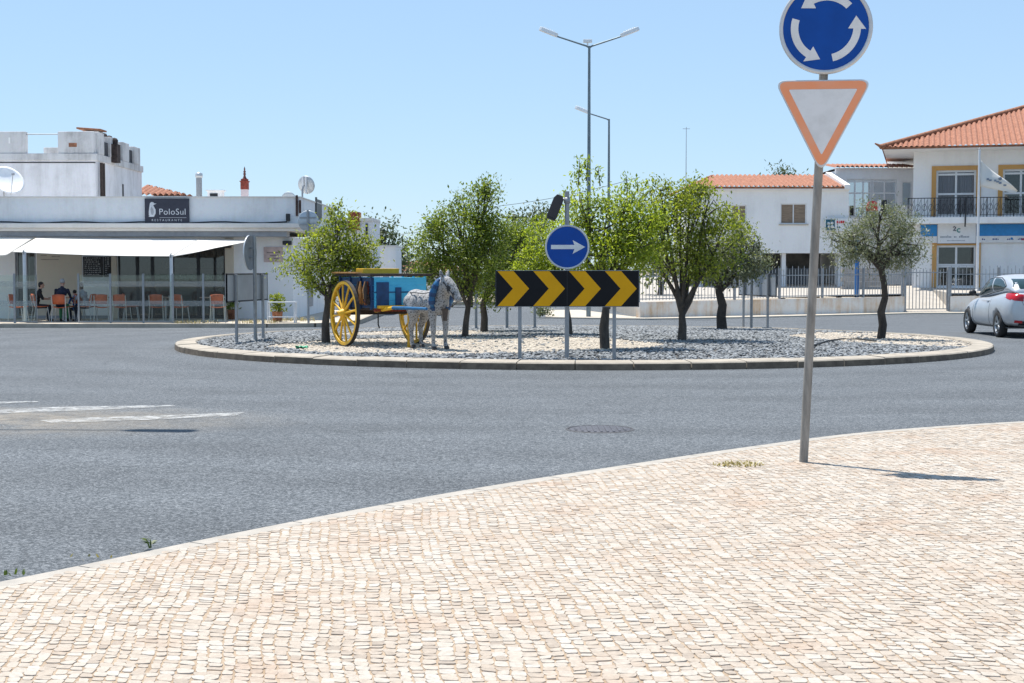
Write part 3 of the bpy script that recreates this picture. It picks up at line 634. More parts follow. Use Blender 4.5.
def ring_arrow(R0, R1, a0, a1, head, hw):
    rm = (R0+R1)/2; out = arc(0, 0, R1, a0, a1, 14)
    out += [((rm+hw)*math.cos(a1), (rm+hw)*math.sin(a1)), (rm*math.cos(a1+head)*1.03, rm*math.sin(a1+head)*1.03), ((rm-hw)*math.cos(a1), (rm-hw)*math.sin(a1))]
    return out + arc(0, 0, R0, a1, a0, 14)
def disc_sign(parent, name, c, r, faces, rot=0.0):
    """round plate facing -Y of its parent with markings proud of it"""
    h = bpy.data.objects.new(name, None); mb = MB()
    mb.lathe([(0, .012), (r-.012, .012), (r, .016), (r, -.012), (r-.008, -.018), (r-.028, -.016), (r-.03, -.010)], 56, axis='Y', smooth=True)
    mb.add([(p[0], -.0105, p[1]) for p in circ(r-.03)], [tuple(range(48))], 1)
    for i_, f_ in enumerate(mb.f):
        if len(f_) == 4 and sum(mb.v[q_][1] for q_ in f_)/4 > .004: mb.m[i_] = 2
    o = mb.build(name, [M_RIM, M_BLUE, M_PANEL2], parent, loc=c)
    for f in faces: MB().prism(f, (0, -.011, 0), EX, EZ, (0, -.002, 0)).build('white_arrow', M_WHT, o)
    return o
# --- give way / roundabout post in the near pavement
gp = G(803.5, 462, PZ); st = thing('sign_post', 'leaning sign post in the near cobbled pavement with blue roundabout disc over a triangle', 'road sign', gp)
top_px = W(827, -24, gp.y); lean = Vector((top_px.x - gp.x, -.06, top_px.z - gp.z)); Lp = lean.length; ld = lean.normalized()
pm = MB().tube([ld*-.15, ld*1.2, ld*2.3, lean], .0335, 20); pm.lathe([(.0, 0), (.034, 0), (.030, .012), (0, .016)], 16, c=tuple(lean)); pm.build('post', M_GALV2, st)
holder = bpy.data.objects.new('sign_head', None)
YAW = R(-11)
def along(h): return ld*(h/ld.z)
zc = W(826, 30.5, gp.y).z - gp.z; zt = W(822, 82, gp.y).z - gp.z
roundabout = disc_sign(st, 'roundabout_disc', along(zc) + Vector((-.015, -.062, 0)), .345, [ring_arrow(.202, .258, R(a), R(a+74), R(24), .066) for a in (-76, 44, 164)])
roundabout.rotation_euler = (0, R(1.5), YAW)
tri = rounded([(-.362, 0), (.362, 0), (0, -.705)], .055, 6); c0 = (0, -.235)
def inset(poly, k): return [(c0[0] + (p[0]-c0[0])*k, c0[1] + (p[1]-c0[1])*k) for p in poly]
tm = MB().prism(tri, (0, .014, 0), EX, EZ, (0, -.03, 0)); gw = tm.build('give_way_plate', M_RIM, st, bevel=.004, loc=along(zt) + Vector((-.015, -.065, 0)))
gw.rotation_euler = (0, R(.6), YAW)
MB().prism(inset(tri, .955), (0, -.0165, 0), EX, EZ, (0, -.0015, 0)).build('border', M_ORNG, gw)
MB().prism(inset(rounded([(-.362, 0), (.362, 0), (0, -.705)], .012, 3), .70), (0, -.0185, 0), EX, EZ, (0, -.0015, 0)).build('white_field', M_WHT, gw)
for z_ in (zc+.12, zc-.12, zt-.07, zt-.30):
    MB().obox(along(z_) + Vector((0, -.02, 0)), .10, .085, .03, YAW).build('clamp', M_GALV, st, bevel=.004)
# --- chevron boards with a blue disc above each
M_PANEL = mat('board_back', (0.43, 0.46, 0.49), 0.4, 0.35, var=.1, scale=2)
def chevron_board(label, base, rz, disc=True, group='chevron boards around the roundabout island'):
    t = thing('chevron_board', label, 'road sign', base, rz, group)
    for px in (-.79, .79):
        mb = MB().obox((px, .052, .66), .06 if px else .05, .05, 1.60); mb.obox((px, .052, 1.465), .066, .056, .012); mb.build('post', M_GALV, t, bevel=.004)
    p = MB().box(-1.2, 1.2, -.012, .014, .88, 1.49); p.box(-1.2, 1.2, .014, .026, .88, .91, 2); p.box(-1.2, 1.2, .014, .026, 1.46, 1.49, 2)
    p.box(-1.2, -1.185, -.016, .018, .878, 1.492, 2); p.box(1.185, 1.2, -.016, .018, .878, 1.492, 2)
    p.add([(-1.184, -.0125, .886), (1.184, -.0125, .886), (1.184, -.0125, 1.484), (-1.184, -.0125, 1.484)], [(0,1,2,3)], 1)
    p.box(-.004, .004, -.0155, -.0125, .886, 1.484, 2)
    pn = p.build('panel', [M_PANEL, M_BLK, M_DKM], t)
    for k in range(4):
        x0 = -1.165 + k*.598; MB().prism([(x0, .292), (x0+.27, .292), (x0+.53, 0), (x0+.27, -.292), (x0, -.292), (x0+.26, 0)], (0, -.0135, 1.185), EX, EZ, (0, -.0015, 0)).build('chevron', M_AMB, pn)
    return t
def arrow_disc(label, base, rz, hc, post_h, side=.0):
    t = thing('arrow_sign', label, 'road sign', base, rz, 'blue arrow discs around the roundabout island')
    MB().cyl((0, .105, -.15), (0, .105, post_h), .038, n=16).build('post', M_GALV, t)
    disc_sign(t, 'disc', (0, 0, hc), .37, [[(-.27, -.035), (.12, -.035), (.09, -.115), (.30, 0), (.09, .115), (.12, .035), (-.27, .035)]])
    MB().obox((0, .066, hc+.1), .12, .09, .03).build('clamp', M_GALV, t); MB().obox((0, .066, hc-.1), .12, .09, .03).build('clamp', M_GALV, t)
    return t
def ring_pt(px, py): return isle_pt(px, py)
def rim_rz(p): d = Vector((p.x - IC.x, p.y - IC.y)); return math.atan2(d.y, d.x) + PI/2
p1 = ring_pt(567, 359.5)
cb1 = chevron_board('black and amber chevron board facing the camera at the front of the island', p1, R(-1))
p1b = p1 + Vector((.0, .02, 0))
ar_hc = Z(247, p1b.y) - p1.z
ar1 = arrow_disc('round blue arrow sign facing the camera above the chevron board', p1b, R(-1), Z(247, p1b.y) - p1.z, Z(191, p1b.y) - p1.z)
# dark camera-like floodlight on the top of that post
ft = Z(205, p1b.y) - p1.z; fh = MB(); fl = thing('floodlight', 'black tilted floodlight clamped to the top of the blue arrow sign post', 'floodlight', p1b + Vector((0, .105, ft)))
fx = -.21
fb = MB(); M_ = [(-.085, -.20), (.085, -.20), (.085, .13), (.05, .20), (-.05, .20), (-.085, .13)]
fb.prism(M_, (-.19, -.07, -.02), Vector((.93, 0, -.37)), Vector((.37, 0, .93)), (0, .14, 0)); fb.build('housing', mat('lamp_black', (0.035, 0.03, 0.032), .5), fl, bevel=.012)
MB().obox((-.265, 0, -.205), .15, .12, .07, 0, R(21)).build('hood', M_DKM, fl, bevel=.01)
MB().tube([(-.12, 0, .06), (-.06, 0, .10), (0, 0, .08)], .022, 8).build('bracket', M_GALV, fl); MB().lathe([(.04, -.05), (.052, -.05), (.052, .05), (.04, .05)], 16, c=(0, 0, .08), closed=True).build('collar', M_GALV, fl)
for (px, py, bl, al, yaw) in ((248, 341.5, 'grey back of a chevron board seen edge-on at the left end of the island', 'edge-on blue disc sign standing over the left chevron board back', R(-66)),
                         (757, 329, 'pale back of a chevron board seen edge-on on three posts right of the grey-green tree', 'blue disc sign half hidden by the grey-green tree over the pale board back', R(66)),
                         (505, 329, 'chevron board far behind the trees, only its posts showing under the front board', 'blue disc sign hidden in the leaves at the back of the island', None)):
    p = ring_pt(px, py); rz = PI if yaw is None else (yaw if yaw > 0 else yaw)
    rz = rim_rz(p) if yaw is None else (R(-100) if px < 512 else R(104))
    t = dup(cb1, p, rz, bl); off = Matrix.Rotation(rz, 3, 'Z') @ Vector((.0, .06, 0)); a = arrow_disc(al, p + off, rz, ar_hc, ar_hc + .36)
    if px < 512 and yaw: t.scale = (1, 1, .97)
# round sign back by the cafe corner
q = G(309, 327); t = thing('traffic_sign', 'round sign seen from its grey back on a tall thin post at the cafe corner', 'road sign', (q.x, q.y, gz(q.y)), R(175))
MB().cyl((0, .06, 0), (0, .06, Z(210, q.y)-gz(q.y)), .035, n=14).build('post', M_GALV, t)
dz = Z(221, q.y) - gz(q.y); mb = MB().lathe([(0, .02), (.30, .02), (.31, .01), (.31, -.012), (0, -.012)], 40, c=(0, 0, dz), axis='Y'); mb.build('disc', M_ALU, t)
MB().box(-.25, .25, .021, .045, dz+.08, dz+.12).build('bracket', M_GALV, t); MB().box(-.25, .25, .021, .045, dz-.12, dz-.08).build('bracket', M_GALV, t)

# ================================================================== STREET LAMPS
M_LAMPW = mat('lamp_white', (0.86, 0.87, 0.88), .4, 0, var=.04); M_POLE = mat('lamp_pole', (0.20, 0.25, 0.27), .5, .5, var=.12)
def lamp_head(mb, p, d):
    """flat LED head from p along d"""
    d = Vector(d).normalized(); s_ = d.cross(EZ).normalized(); u = s_.cross(d)
    mb.prism([(0, -.05), (.10, -.11), (.62, -.125), (.70, -.08), (.70, .08), (.62, .125), (.10, .11), (0, .05)], Vector(p) - u*.03, d, s_, u*.13)
    for k in range(6): mb.prism([(.16+k*.08, -.09), (.18+k*.08, -.09), (.18+k*.08, .09), (.16+k*.08, .09)], Vector(p) + u*.1005, d, s_, u*.05)
def street_lamp(name, label, base, h, arms, rise, alen, group='street lamps'):
    t = thing(name, label, 'street lamp', base, 0, group)
    mb = MB().cyl((0, 0, 0), (0, 0, h), .085, .045, 14); mb.lathe([(.15, 0), (.15, .03), (.09, .05)], 14); mb.box(-.05, .05, -.1, -.083, .6, .9); mb.build('pole', M_POLE, t)
    for a in arms:
        d = Vector((math.cos(a), math.sin(a), 0)); e = d*alen + Vector((0, 0, h + rise)); MB().tube([(0, 0, h-.06), d*.1 + Vector((0, 0, h)), e], [.035, .032, .028], 8).build('arm', M_POLE, t)
        lm = MB(); lamp_head(lm, e - d*.05 + Vector((0, 0, -.02)), d + Vector((0, 0, .40))); lm.build('lamp_head', M_LAMPW, t, bevel=.01)
    return t
b = G(588.5, 318); k = F/b.y
dl = street_lamp('street_lamp', 'tall street lamp with two arms rising above the green tree in the middle', (b.x, b.y, gz(b.y)), Z(46, b.y) - gz(b.y), (R(2), R(178)), (46-36)/k, 33/k)
mb = MB(); mb.box(-.22, .10, -.08, .08, Z(42.5, b.y)-gz(b.y), Z(39.5, b.y)-gz(b.y)); mb.cyl((-.06, 0, Z(46, b.y)-gz(b.y)), (-.06, 0, Z(42, b.y)-gz(b.y)), .03, n=8); mb.build('sensor_box', M_LAMPW, dl, bevel=.01)
D2 = 66; street_lamp('street_lamp', 'single armed street lamp farther back, lower and right of the two armed one', (X(608.5, D2), D2, gz(D2)), Z(119, D2) - gz(D2), (R(178),), 6/(F/D2), 21/(F/D2))
# the lamp left of the frame whose head shades the road
street_lamp('street_lamp', 'street lamp just left of the frame whose head shades the road', (-7.35, 15.95, gz(15.95)), 8.8, (R(0), R(180)), .25, 1.62)

# ================================================================== CART
M_YEL = mat('cart_yellow', (0.78, 0.46, 0.018), .5, col2=(0.62, 0.33, 0.015), scale=14, bump=.15, bscale=40)
M_CBL = mat('cart_blue', (0.10, 0.58, 0.82), .6, col2=(0.05, 0.40, 0.66), scale=4, bump=.3, bscale=30, stretch=(.3, 1, 1)); M_DBL = mat('cart_blue_shaded', (0.012, 0.06, 0.17), .5, var=.2, scale=8); M_SHF = mat('shaft_blue', (.012, .13, .30), .5, var=.15)
M_ORB = mat('rail_orange', (0.56, 0.27, 0.08), .55, var=.25, scale=12); M_DKW = mat('dark_wood', (0.05, 0.032, 0.024), .7, var=.3, scale=12)
M_RED = mat('dull_red_tassel', (0.26, 0.055, 0.03), .9, var=.4, scale=40); M_TYRE = mat('iron_tyre', (0.06, 0.055, 0.05), .6, .5, var=.2); M_HUB = mat('hub_metal', (0.42, 0.40, 0.38), .45, .6, var=.2)
axD = 27.95; axX = X(380, axD); ct = thing('horse_cart', 'blue and yellow two wheeled cart standing on the island behind the grey donkey', 'cart', (axX, axD, isle_h(axX, axD)), -R(180 - 31))
RW = .635
def wheel(x, parent):
    wmb = MB().lathe([(RW-.075, -.035), (RW-.012, -.035), (RW-.012, .035), (RW-.075, .035)], 48, axis='X', closed=True, smooth=False)
    wh = wmb.build('wheel', M_YEL, parent, bevel=.006, loc=(x, 0, RW)); sg = 1 if x > 0 else -1
    MB().lathe([(RW-.0115, -.036), (RW, -.036), (RW, .036), (RW-.0115, .036)], 48, axis='X', closed=True, smooth=False).build('tyre', M_TYRE, wh)
    MB().lathe([(0, sg*.17), (.035, sg*.17), (.05, sg*.12), (.075, sg*.085), (.095, sg*.03), (.095, -sg*.04), (.07, -sg*.10), (0, -sg*.12)], 20, axis='X').build('hub', M_YEL, wh)
    MB().lathe([(0, sg*.215), (.03, sg*.21), (.036, sg*.17), (.0, sg*.169)], 16, axis='X').build('hub_cap', M_HUB, wh)
    for k_ in range(12):
        a = 2*PI*k_/12 + .13; ca, sa = math.cos(a), math.sin(a)
        MB().tube([(sg*.02, ca*.085, sa*.085), (sg*.016, ca*.32, sa*.32), (0, ca*(RW-.07), sa*(RW-.07))], [.028, .021, .024], 8).build('spoke', M_YEL, wh)
    return wh
wheel(.76, ct); wheel(-.76, ct)
MB().cyl((-.80, 0, RW), (.80, 0, RW), .035, n=12).build('axle', M_DKW, ct)
fl_ = MB().box(-.56, .56, -.70, .92, .70, .745); fl_.box(-.50, .50, -.05, .05, .60, .699); fl_.build('floor', M_DKW, ct, bevel=.005)
for sg, m in ((1, M_DBL), (-1, M_CBL)):  # near boards and uprights take a darker blue, shade put into the colour
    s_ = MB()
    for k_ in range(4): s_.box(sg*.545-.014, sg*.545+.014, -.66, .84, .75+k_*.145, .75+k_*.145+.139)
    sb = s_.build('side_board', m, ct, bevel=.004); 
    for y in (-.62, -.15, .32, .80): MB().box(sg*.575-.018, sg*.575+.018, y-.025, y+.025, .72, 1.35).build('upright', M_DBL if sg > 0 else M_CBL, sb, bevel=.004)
f_ = MB()
for k_ in range(4): f_.box(-.53, .53, .842, .870, .75+k_*.145, .75+k_*.145+.141)
fb_ = f_.build('front_board', M_CBL, ct, bevel=.004)
MB().box(.24, .50, .871, .892, .76, 1.24).build('recessed_panel', M_DBL, fb_, bevel=.004); MB().box(-.02, .10, .871, .90, .80, 1.14).build('batten', M_DBL, fb_, bevel=.004)
MB().box(-.54, .54, .871, .884, 1.04, 1.06).build('trim', M_DBL, fb_)
b2 = MB()
for k_ in range(4): b2.box(-.53, .53, -.69, -.662, .75+k_*.145, .75+k_*.145+.141)
b2.build('tailboard', M_CBL, ct, bevel=.004)
tr_ = MB(); 
for sg in (1, -1): tr_.box(sg*.60-.05, sg*.60+.05, -.78, .93, 1.352, 1.40)
tr_.box(-.548, .548, .875, .93, 1.354, 1.398); tr_.box(-.548, .548, -.78, -.68, 1.354, 1.398); tr_.build('top_rail', M_DKW, ct, bevel=.006)
MB().box(.56, .69, -.78, .35, 1.402, 1.43).build('rail_cap', M_ORB, ct, bevel=.004)
MB().box(-.36, .42, -.22, .12, 1.402, 1.50).build('seat_box', M_YEL, ct, bevel=.01)
for sg in (1, -1):
    MB().tube([(sg*.44, .70, .70), (sg*.40, .95, .72), (sg*.34, 1.25, .76)], [.038, .036, .034], 8).build('shaft_root', M_YEL, ct); MB().tube([(sg*.34, 1.25, .76), (sg*.26, 1.6, .765), (sg*.235, 2.42, .77)], [.034, .032, .026], 8).build('shaft', M_SHF, ct)
MB().box(-.50, .50, .90, 1.02, .742, .80).build('footboard', M_YEL, ct, bevel=.006); MB().box(-.56, .56, .88, .93, .68, .739).build('crossbar', M_RED, ct, bevel=.004)
pl = MB().tube([(-.02, 1.20, .74), (-.02, 1.20, .4), (-.02, 1.20, .0)], [.03, .03, .034], 8); pl.box(-.07, .03, 1.15, 1.25, -.005, .02); pl.build('prop_stand', M_YEL, ct)
MB().tube([(.26, .45, .70), (.26, .45, .42), (.26, .50, .36), (.30, .58, .36), (.33, .64, .38)], .014, 7).build('step_iron', M_DKM, ct)
tn = random.Random(4)
for k_ in range(6):
    y = .36 + (k_ % 2)*.30 + (k_//2)*.05; x0_ = .60 + .03*(k_ % 3); mb = MB().tube([(x0_, y, 1.26), (x0_+.015, y, 1.1), (x0_+.02, y+.01, .92)], [.012, .045, .03], 8)
    for _ in range(22): mb.tube([(.62, y, 1.0), (.62 + tn.gauss(0, .03), y + tn.gauss(0, .03), .80 + tn.random()*.06)], [.02, .006], 4)
    mb.build('tassel', (M_RED, M_ORB, M_DKW)[k_ % 3], ct)

# ================================================================== DONKEY
HP_ = Vector((.02, .60, 1.2)); HM = Matrix.Rotation(R(24), 3, 'Z')
def HT(p): return tuple(HM @ (Vector(p)-HP_) + HP_)
def donkey():
    sp = [((0, -.50, .90), (.15, .10, .16)), ((0, -.42, .88), (.19, .17, .19)), ((0, -.2, .84), (.21, .2, .215)), ((0, .02, .83), (.215, .2, .22)), ((0, .22, .83), (.20, .2, .215)), ((0, .38, .83), (.175, .16, .22)), ((0, .46, .88), (.13, .12, .17))]
    ch = [[(p, r) for p, r in sp]]
    ch = []; balls = [(p, r) for p, r in sp]
    neck = [((0, .38, .90), .165), ((.01, .48, 1.0), .14), ((.02, .55, 1.09), .12), ((.03, .61, 1.17), .118)]
    head = [((.03, .64, 1.19), .115), ((.035, .72, 1.12), .105), ((.04, .80, 1.03), .086), ((.045, .865, .945), .064), ((.045, .885, .91), .066)]
    head = [(HT(p), r) for p, r in head]
    ch += [neck, head]
    for s_ in (1, -1):
        ch.append([((s_*.11, .36, .80), .11), ((s_*.125, .35, .62), .075), ((s_*.125, .365, .48), .055), ((s_*.122, .375, .35), .049), ((s_*.12, .365, .20), .033), ((s_*.12, .37, .105), .038), ((s_*.12, .395, .055), .040)])
        yo = .07 if s_ > 0 else -.05
        ch.append([((s_*.11, -.40, .84), .15), ((s_*.14, -.30 + yo*.5, .66), .115), ((s_*.135, -.36 + yo, .52), .075), ((s_*.13, -.46 + yo, .39), .054), ((s_*.128, -.44 + yo, .22), .035), ((s_*.128, -.43 + yo, .105), .039), ((s_*.128, -.405 + yo, .055), .041)])
        ch.append([(HT(p), r) for p, r in [((s_*.06+.03, .61, 1.26), .032), ((s_*.092+.03, .595, 1.33), .038), ((s_*.112+.03, .59, 1.385), .027), ((s_*.12+.03, .59, 1.425), .010)]])
        balls.append((HT((s_*.062+.035, .775, 1.05)), (.045, .055, .055))); balls.append((HT((s_*.037+.045, .915, .91)), (.024, .025, .03)))
    ch.append([((0, -.58, .94), .035), ((0, -.64, .84), .03), ((0.01, -.66, .66), .022), ((.01, -.655, .5), .02)])
    return organic(ch, .014, 'donkey', 5, balls)
dm = bpy.data.materials.new('dapple_grey_coat'); t_, b_ = nodes(dm); N = t_.nodes.new; L = t_.links.new
b_.inputs['Roughness'].default_value = .75; tc = N('ShaderNodeTexCoord'); vo = N('ShaderNodeTexVoronoi'); vo.inputs['Scale'].default_value = 38; nz = N('ShaderNodeTexNoise'); nz.inputs['Scale'].default_value = 34; nz.inputs['Detail'].default_value = 6
L(tc.outputs['Object'], vo.inputs['Vector']); L(tc.outputs['Object'], nz.inputs['Vector']); ad = N('ShaderNodeMath'); ad.operation = 'ADD'; L(vo.outputs['Distance'], ad.inputs[0]); L(nz.outputs['Fac'], ad.inputs[1])
rp = N('ShaderNodeValToRGB'); e = rp.color_ramp.elements; e[0].position = .66; e[0].color = (.03, .029, .029, 1); e[1].position = 1.14; e[1].color = (.34, .335, .33, 1); L(ad.outputs[0], rp.inputs[0]); L(rp.outputs[0], b_.inputs['Base Color'])
bp = N('ShaderNodeBump'); bp.inputs['Strength'].default_value = .4; bp.inputs['Distance'].default_value = .01; L(nz.outputs['Fac'], bp.inputs['Height']); L(bp.outputs[0], b_.inputs['Normal'])
dx = Vector((.57, -.82)); dpos = Vector((axX, axD)) + dx*1.80 + Vector((.01, 0))
dme = donkey(); dme.materials.append(dm); dk = bpy.data.objects.new('donkey', dme); COL.objects.link(dk); dk.location = (dpos.x, dpos.y, isle_h(dpos.x, dpos.y)); dk.rotation_euler = (0, 0, -R(180-36)); dk.scale = (1.10, 1.0, 1.04)
tag(dk, 'dappled grey donkey statue with a blue collar harnessed between the cart shafts', 'donkey')
hf = MB()
for s_ in (1, -1):
    for yy in (.40, -.40 + (.07 if s_ > 0 else -.05)): hf.lathe([(.052, 0), (.050, .02), (.042, .065), (0, .066)], 14, c=(s_*.122, yy+.005, 0))
M_HOOF = mat('dark_hoof', (.05, .042, .038), .6)
for s_ in (1, -1):
    for yy in (.40, -.40 + (.07 if s_ > 0 else -.05)): MB().lathe([(.054, 0), (.050, .02), (.041, .068), (0, .07)], 14, c=(s_*.123, yy+.005, 0)).build('hoof', M_HOOF, dk)
for s_ in (1, -1): MB().ball(HT((s_*.094+.036, .745, 1.125)), (.018, .018, .018)).build('eye', M_BLK, dk)
mn = MB()
for i in range(70):
    t = i/69; p = Vector((0, .36, 1.07)).lerp(Vector((.03, .60, 1.275)), t) + Vector((tn.gauss(0, .012), -.03 + tn.gauss(0, .012), .02)); mn.tube([p, p + Vector((tn.gauss(0, .02), -.04, .035)), p + Vector((tn.gauss(.02, .03), -.075, .01))], [.014, .011, .003], 4)
mn.build('mane', mat('grey_mane', (.17, .165, .16), .9, var=.3, scale=30), dk)
tl = MB()
for _ in range(40): tl.tube([(.01, -.655, .56), (.01 + tn.gauss(0, .03), -.66 + tn.gauss(0, .02), .40), (.01 + tn.gauss(0, .02), -.65, .30)], [.012, .012, .003], 4)
tl.build('tail_hair', mat('dark_tail', (.08, .075, .07), .9), dk)
# collar: a padded blue loop around the neck base, plus straps
n = 28; path = [(.19*math.cos(2*PI*i/n)+.01, .47 + .10*math.sin(2*PI*i/n), .96 + .30*math.sin(2*PI*i/n)) for i in range(n+1)]
cl_ = MB().tube(path, [.056 + .007*math.sin(i*2.2) for i in range(n+1)], 10, 0, False); co = cl_.build('collar', M_SHF, dk)
mb = MB()
for i in range(0, n, 2): p = path[i]; q_ = path[i+1]; mb.tube([p, q_], .062, 10)
mb.build('collar_binding', M_DBL, co)
M_LEA = mat('black_leather', (.02, .018, .017), .5)
hb = MB(); hb.tube([(.112*math.cos(a)+.036, .735, 1.105 + .112*math.sin(a)) for a in [2*PI*i/20 for i in range(21)]], .010, 6); hb.tube([(.082*math.cos(a)+.043, .835 + .02*math.sin(a), .985 + .08*math.sin(a)) for a in [2*PI*i/20 for i in range(21)]], .009, 6)
for s_ in (1, -1): hb.tube([(s_*.084+.042, .835, .99), (s_*.105+.036, .735, 1.1), (s_*.11+.032, .65, 1.21)], .009, 6); hb.prism([(0, 0), (.07, 0), (.07, .07), (0, .07)], (s_*.118+.036, .72, 1.09), (0, .8, -.6), (0, .6, .8), (s_*.008, 0, 0))
hb.v = [HT(p) for p in hb.v]; hb.build('bridle', M_LEA, dk)
bn = MB(); bn.tube([HT((.045, .88, .86)), HT((.05, .80, .80)), (.02, .62, .72)], .008, 6); bn.prism([(-.06, 0), (.06, 0), (.03, -.22), (-.03, -.22)], (.02, .58, .74), EX, EZ, (0, .03, 0)); bn.build('chest_strap', mat('brown_leather', (.10, .075, .06), .7, var=.3), dk, bevel=.004)
MB().tube([(.19, .40, 1.02), (.20, .15, 1.0), (.17, -.25, 1.01), (.10, -.52, 1.0)], .009, 6).build('trace_strap', M_LEA, dk)
# ================================================================== CAR
M_SILV = mat('silver_paint', (0.52, 0.545, 0.575), .3, .4, var=.04, scale=3); M_CGL = mat('car_glass', (0.02, 0.045, 0.05), .05, 0, var=.1, spec=.35)
M_RUB = mat('tyre_rubber', (.022, .022, .023), .8, var=.2); M_ALLOY = mat('alloy', (.45, .46, .47), .35, .8, var=.1); M_PLS = mat('black_trim', (.018, .018, .02), .5); M_TAIL = mat('tail_red', (.42, .01, .018), .15, var=.1)
M_TAILW = mat('tail_clear', (.6, .6, .62), .15); M_PLATE = mat('plate_white', (.7, .7, .68), .4)
def loft(secs, sub=2):
    mb = MB(); n = None; v = []
    for pts in secs: v += pts; n = len(pts)
    fs = [(i*n+k, i*n+(k+1) % n, (i+1)*n+(k+1) % n, (i+1)*n+k) for i in range(len(secs)-1) for k in range(n)]
    mb.add(v, fs, 0, True)
    for base, rev in ((0, False), ((len(secs)-1)*n, True)):
        c = len(mb.v); p = [Vector(v[base+k]) for k in range(n)]; mb.v.append(tuple(sum(p, Vector())/n))
        for k in range(n): mb.f.append([base+k, c, base+(k+1) % n] if not rev else [base+(k+1) % n, c, base+k]); mb.m.append(0); mb.s.append(True)
    return mb
def car(label, loc, rz):
    t = thing('parked_car', label, 'car', loc, rz)
    S = [(-2.15,.36,.60,.70,.62,.62,1.0,1.02),(-2.05,.28,.76,.86,.66,.78,1.08,1.10),(-1.66,.25,.80,.905,.68,.84,1.10,1.12),(-1.0,.21,.82,.905,.64,.83,1.05,1.07),(-.3,.20,.82,.895,.6,.81,.965,1.0),
         (.5,.2,.82,.89,.6,.80,.93,.98),(.95,.2,.82,.89,.6,.80,.92,.97),(1.4,.22,.80,.885,.58,.77,.86,.92),(1.85,.25,.74,.82,.55,.66,.76,.82),(2.12,.32,.55,.62,.5,.5,.66,.70)]
    secs = []
    for y, zb, ws, wm, zm, wb, ze, zt in S:
        h = [(ws*.6, y, zb), (ws, y, zb+.02), (wm, y, zm-.18), (wm, y, zm+.05), (wb, y, ze), (wb*.55, y, (ze+zt)/2+.01)]
        secs.append([(0, y, zb)] + h + [(0, y, zt)] + [(-x, a, z) for x, a, z in reversed(h)])
    body = loft(secs).build('body', M_SILV); ss = body.modifiers.new('s', 'SUBSURF'); ss.levels = ss.render_levels = 2
    cut = MB()
    for yy in (1.30, -1.34): cut.cyl((-1.2, yy, .31), (-.55, yy, .31), .365, n=36); cut.cyl((.55, yy, .31), (1.2, yy, .31), .365, n=36)
    co_ = cut.build('cut', M_PLS); bo = body.modifiers.new('b', 'BOOLEAN'); bo.operation = 'DIFFERENCE'; bo.object = co_; bo.solver = 'EXACT'
    me = evaluated(body, 'body'); bpy.data.objects.remove(body); bpy.data.objects.remove(co_)
    body = bpy.data.objects.new('body', me); COL.objects.link(body); body.parent = t
    Gs = [(-2.04,.72,1.06,.64,1.13,1.14),(-1.84,.79,1.06,.64,1.30,1.34),(-1.35,.82,1.06,.65,1.43,1.48),(-.55,.82,.99,.67,1.48,1.545),(.1,.82,.94,.67,1.455,1.52),(.55,.78,.92,.64,1.27,1.33),(1.12,.77,.90,.68,.96,1.0)]
    gsec = []
    for y, wb, z0, wr, zr, zt in Gs:
        h = [(wb, y, z0), (wr+.035, y, zr-.07), (wr-.06, y, zr+.005)]
        gsec.append([(0, y, z0-.1)] + h + [(0, y, zt)] + [(-a, b, c) for a, b, c in reversed(h)])
    roof = loft(gsec).build('roof', M_SILV); ss = roof.modifiers.new('s', 'SUBSURF'); ss.levels = ss.render_levels = 2
    rm = evaluated(roof, 'roof'); bpy.data.objects.remove(roof); roof = bpy.data.objects.new('roof', rm); COL.objects.link(roof); roof.parent = t
    bm = bmesh.new(); bm.from_mesh(me); bm.from_mesh(rm); tree_ = BVHTree.FromBMesh(bm); bm.free()
    def cast(a, b, ax):
        if ax in ('L', 'R'): sg = -1 if ax == 'L' else 1; h = tree_.ray_cast(Vector((sg*3, a, b)), Vector((-sg, 0, 0)))
        elif ax == 'B': h = tree_.ray_cast(Vector((a, -4, b)), Vector((0, 1, 0)))
        else: h = tree_.ray_cast(Vector((a, 4, b)), Vector((0, -1, 0)))
        if h[0] is None: return None, None
        dr = {'L': (1, 0, 0), 'R': (-1, 0, 0), 'B': (0, 1, 0)}.get(ax, (0, -1, 0)); return h[0], (h[1] if h[1].dot(Vector(dr)) < 0 else -h[1])
    def patch(name, poly, ax, m, off=.004, cuts=3, parent=t):
        bm = bmesh.new(); vs = [bm.verts.new((p[0], p[1], 0)) for p in poly]; bm.faces.new(vs); bmesh.ops.triangulate(bm, faces=bm.faces[:])
        for _ in range(cuts): bmesh.ops.subdivide_edges(bm, edges=bm.edges[:], cuts=1, use_grid_fill=True)
        bad = []
        for v_ in bm.verts:
            p, nn = cast(v_.co.x, v_.co.y, ax)
            if p is None: bad.append(v_)
            else: v_.co = p + nn*off
        bmesh.ops.delete(bm, geom=bad, context='VERTS'); me2 = bpy.data.meshes.new(name); bm.to_mesh(me2); bm.free(); me2.materials.append(m)
        for pl_ in me2.polygons: pl_.use_smooth = True
        o = bpy.data.objects.new(name, me2); COL.objects.link(o); o.parent = parent; return o
    def line(name, pts, ax, m, r=.006, parent=t):
        path = []
        for (a, b), (c, d) in zip(pts, pts[1:]):
            for k in range(8): p, nn = cast(a+(c-a)*k/8, b+(d-b)*k/8, ax); path += [p] if p is not None else []
        return MB().tube(path, r, 6).build(name, m, parent)
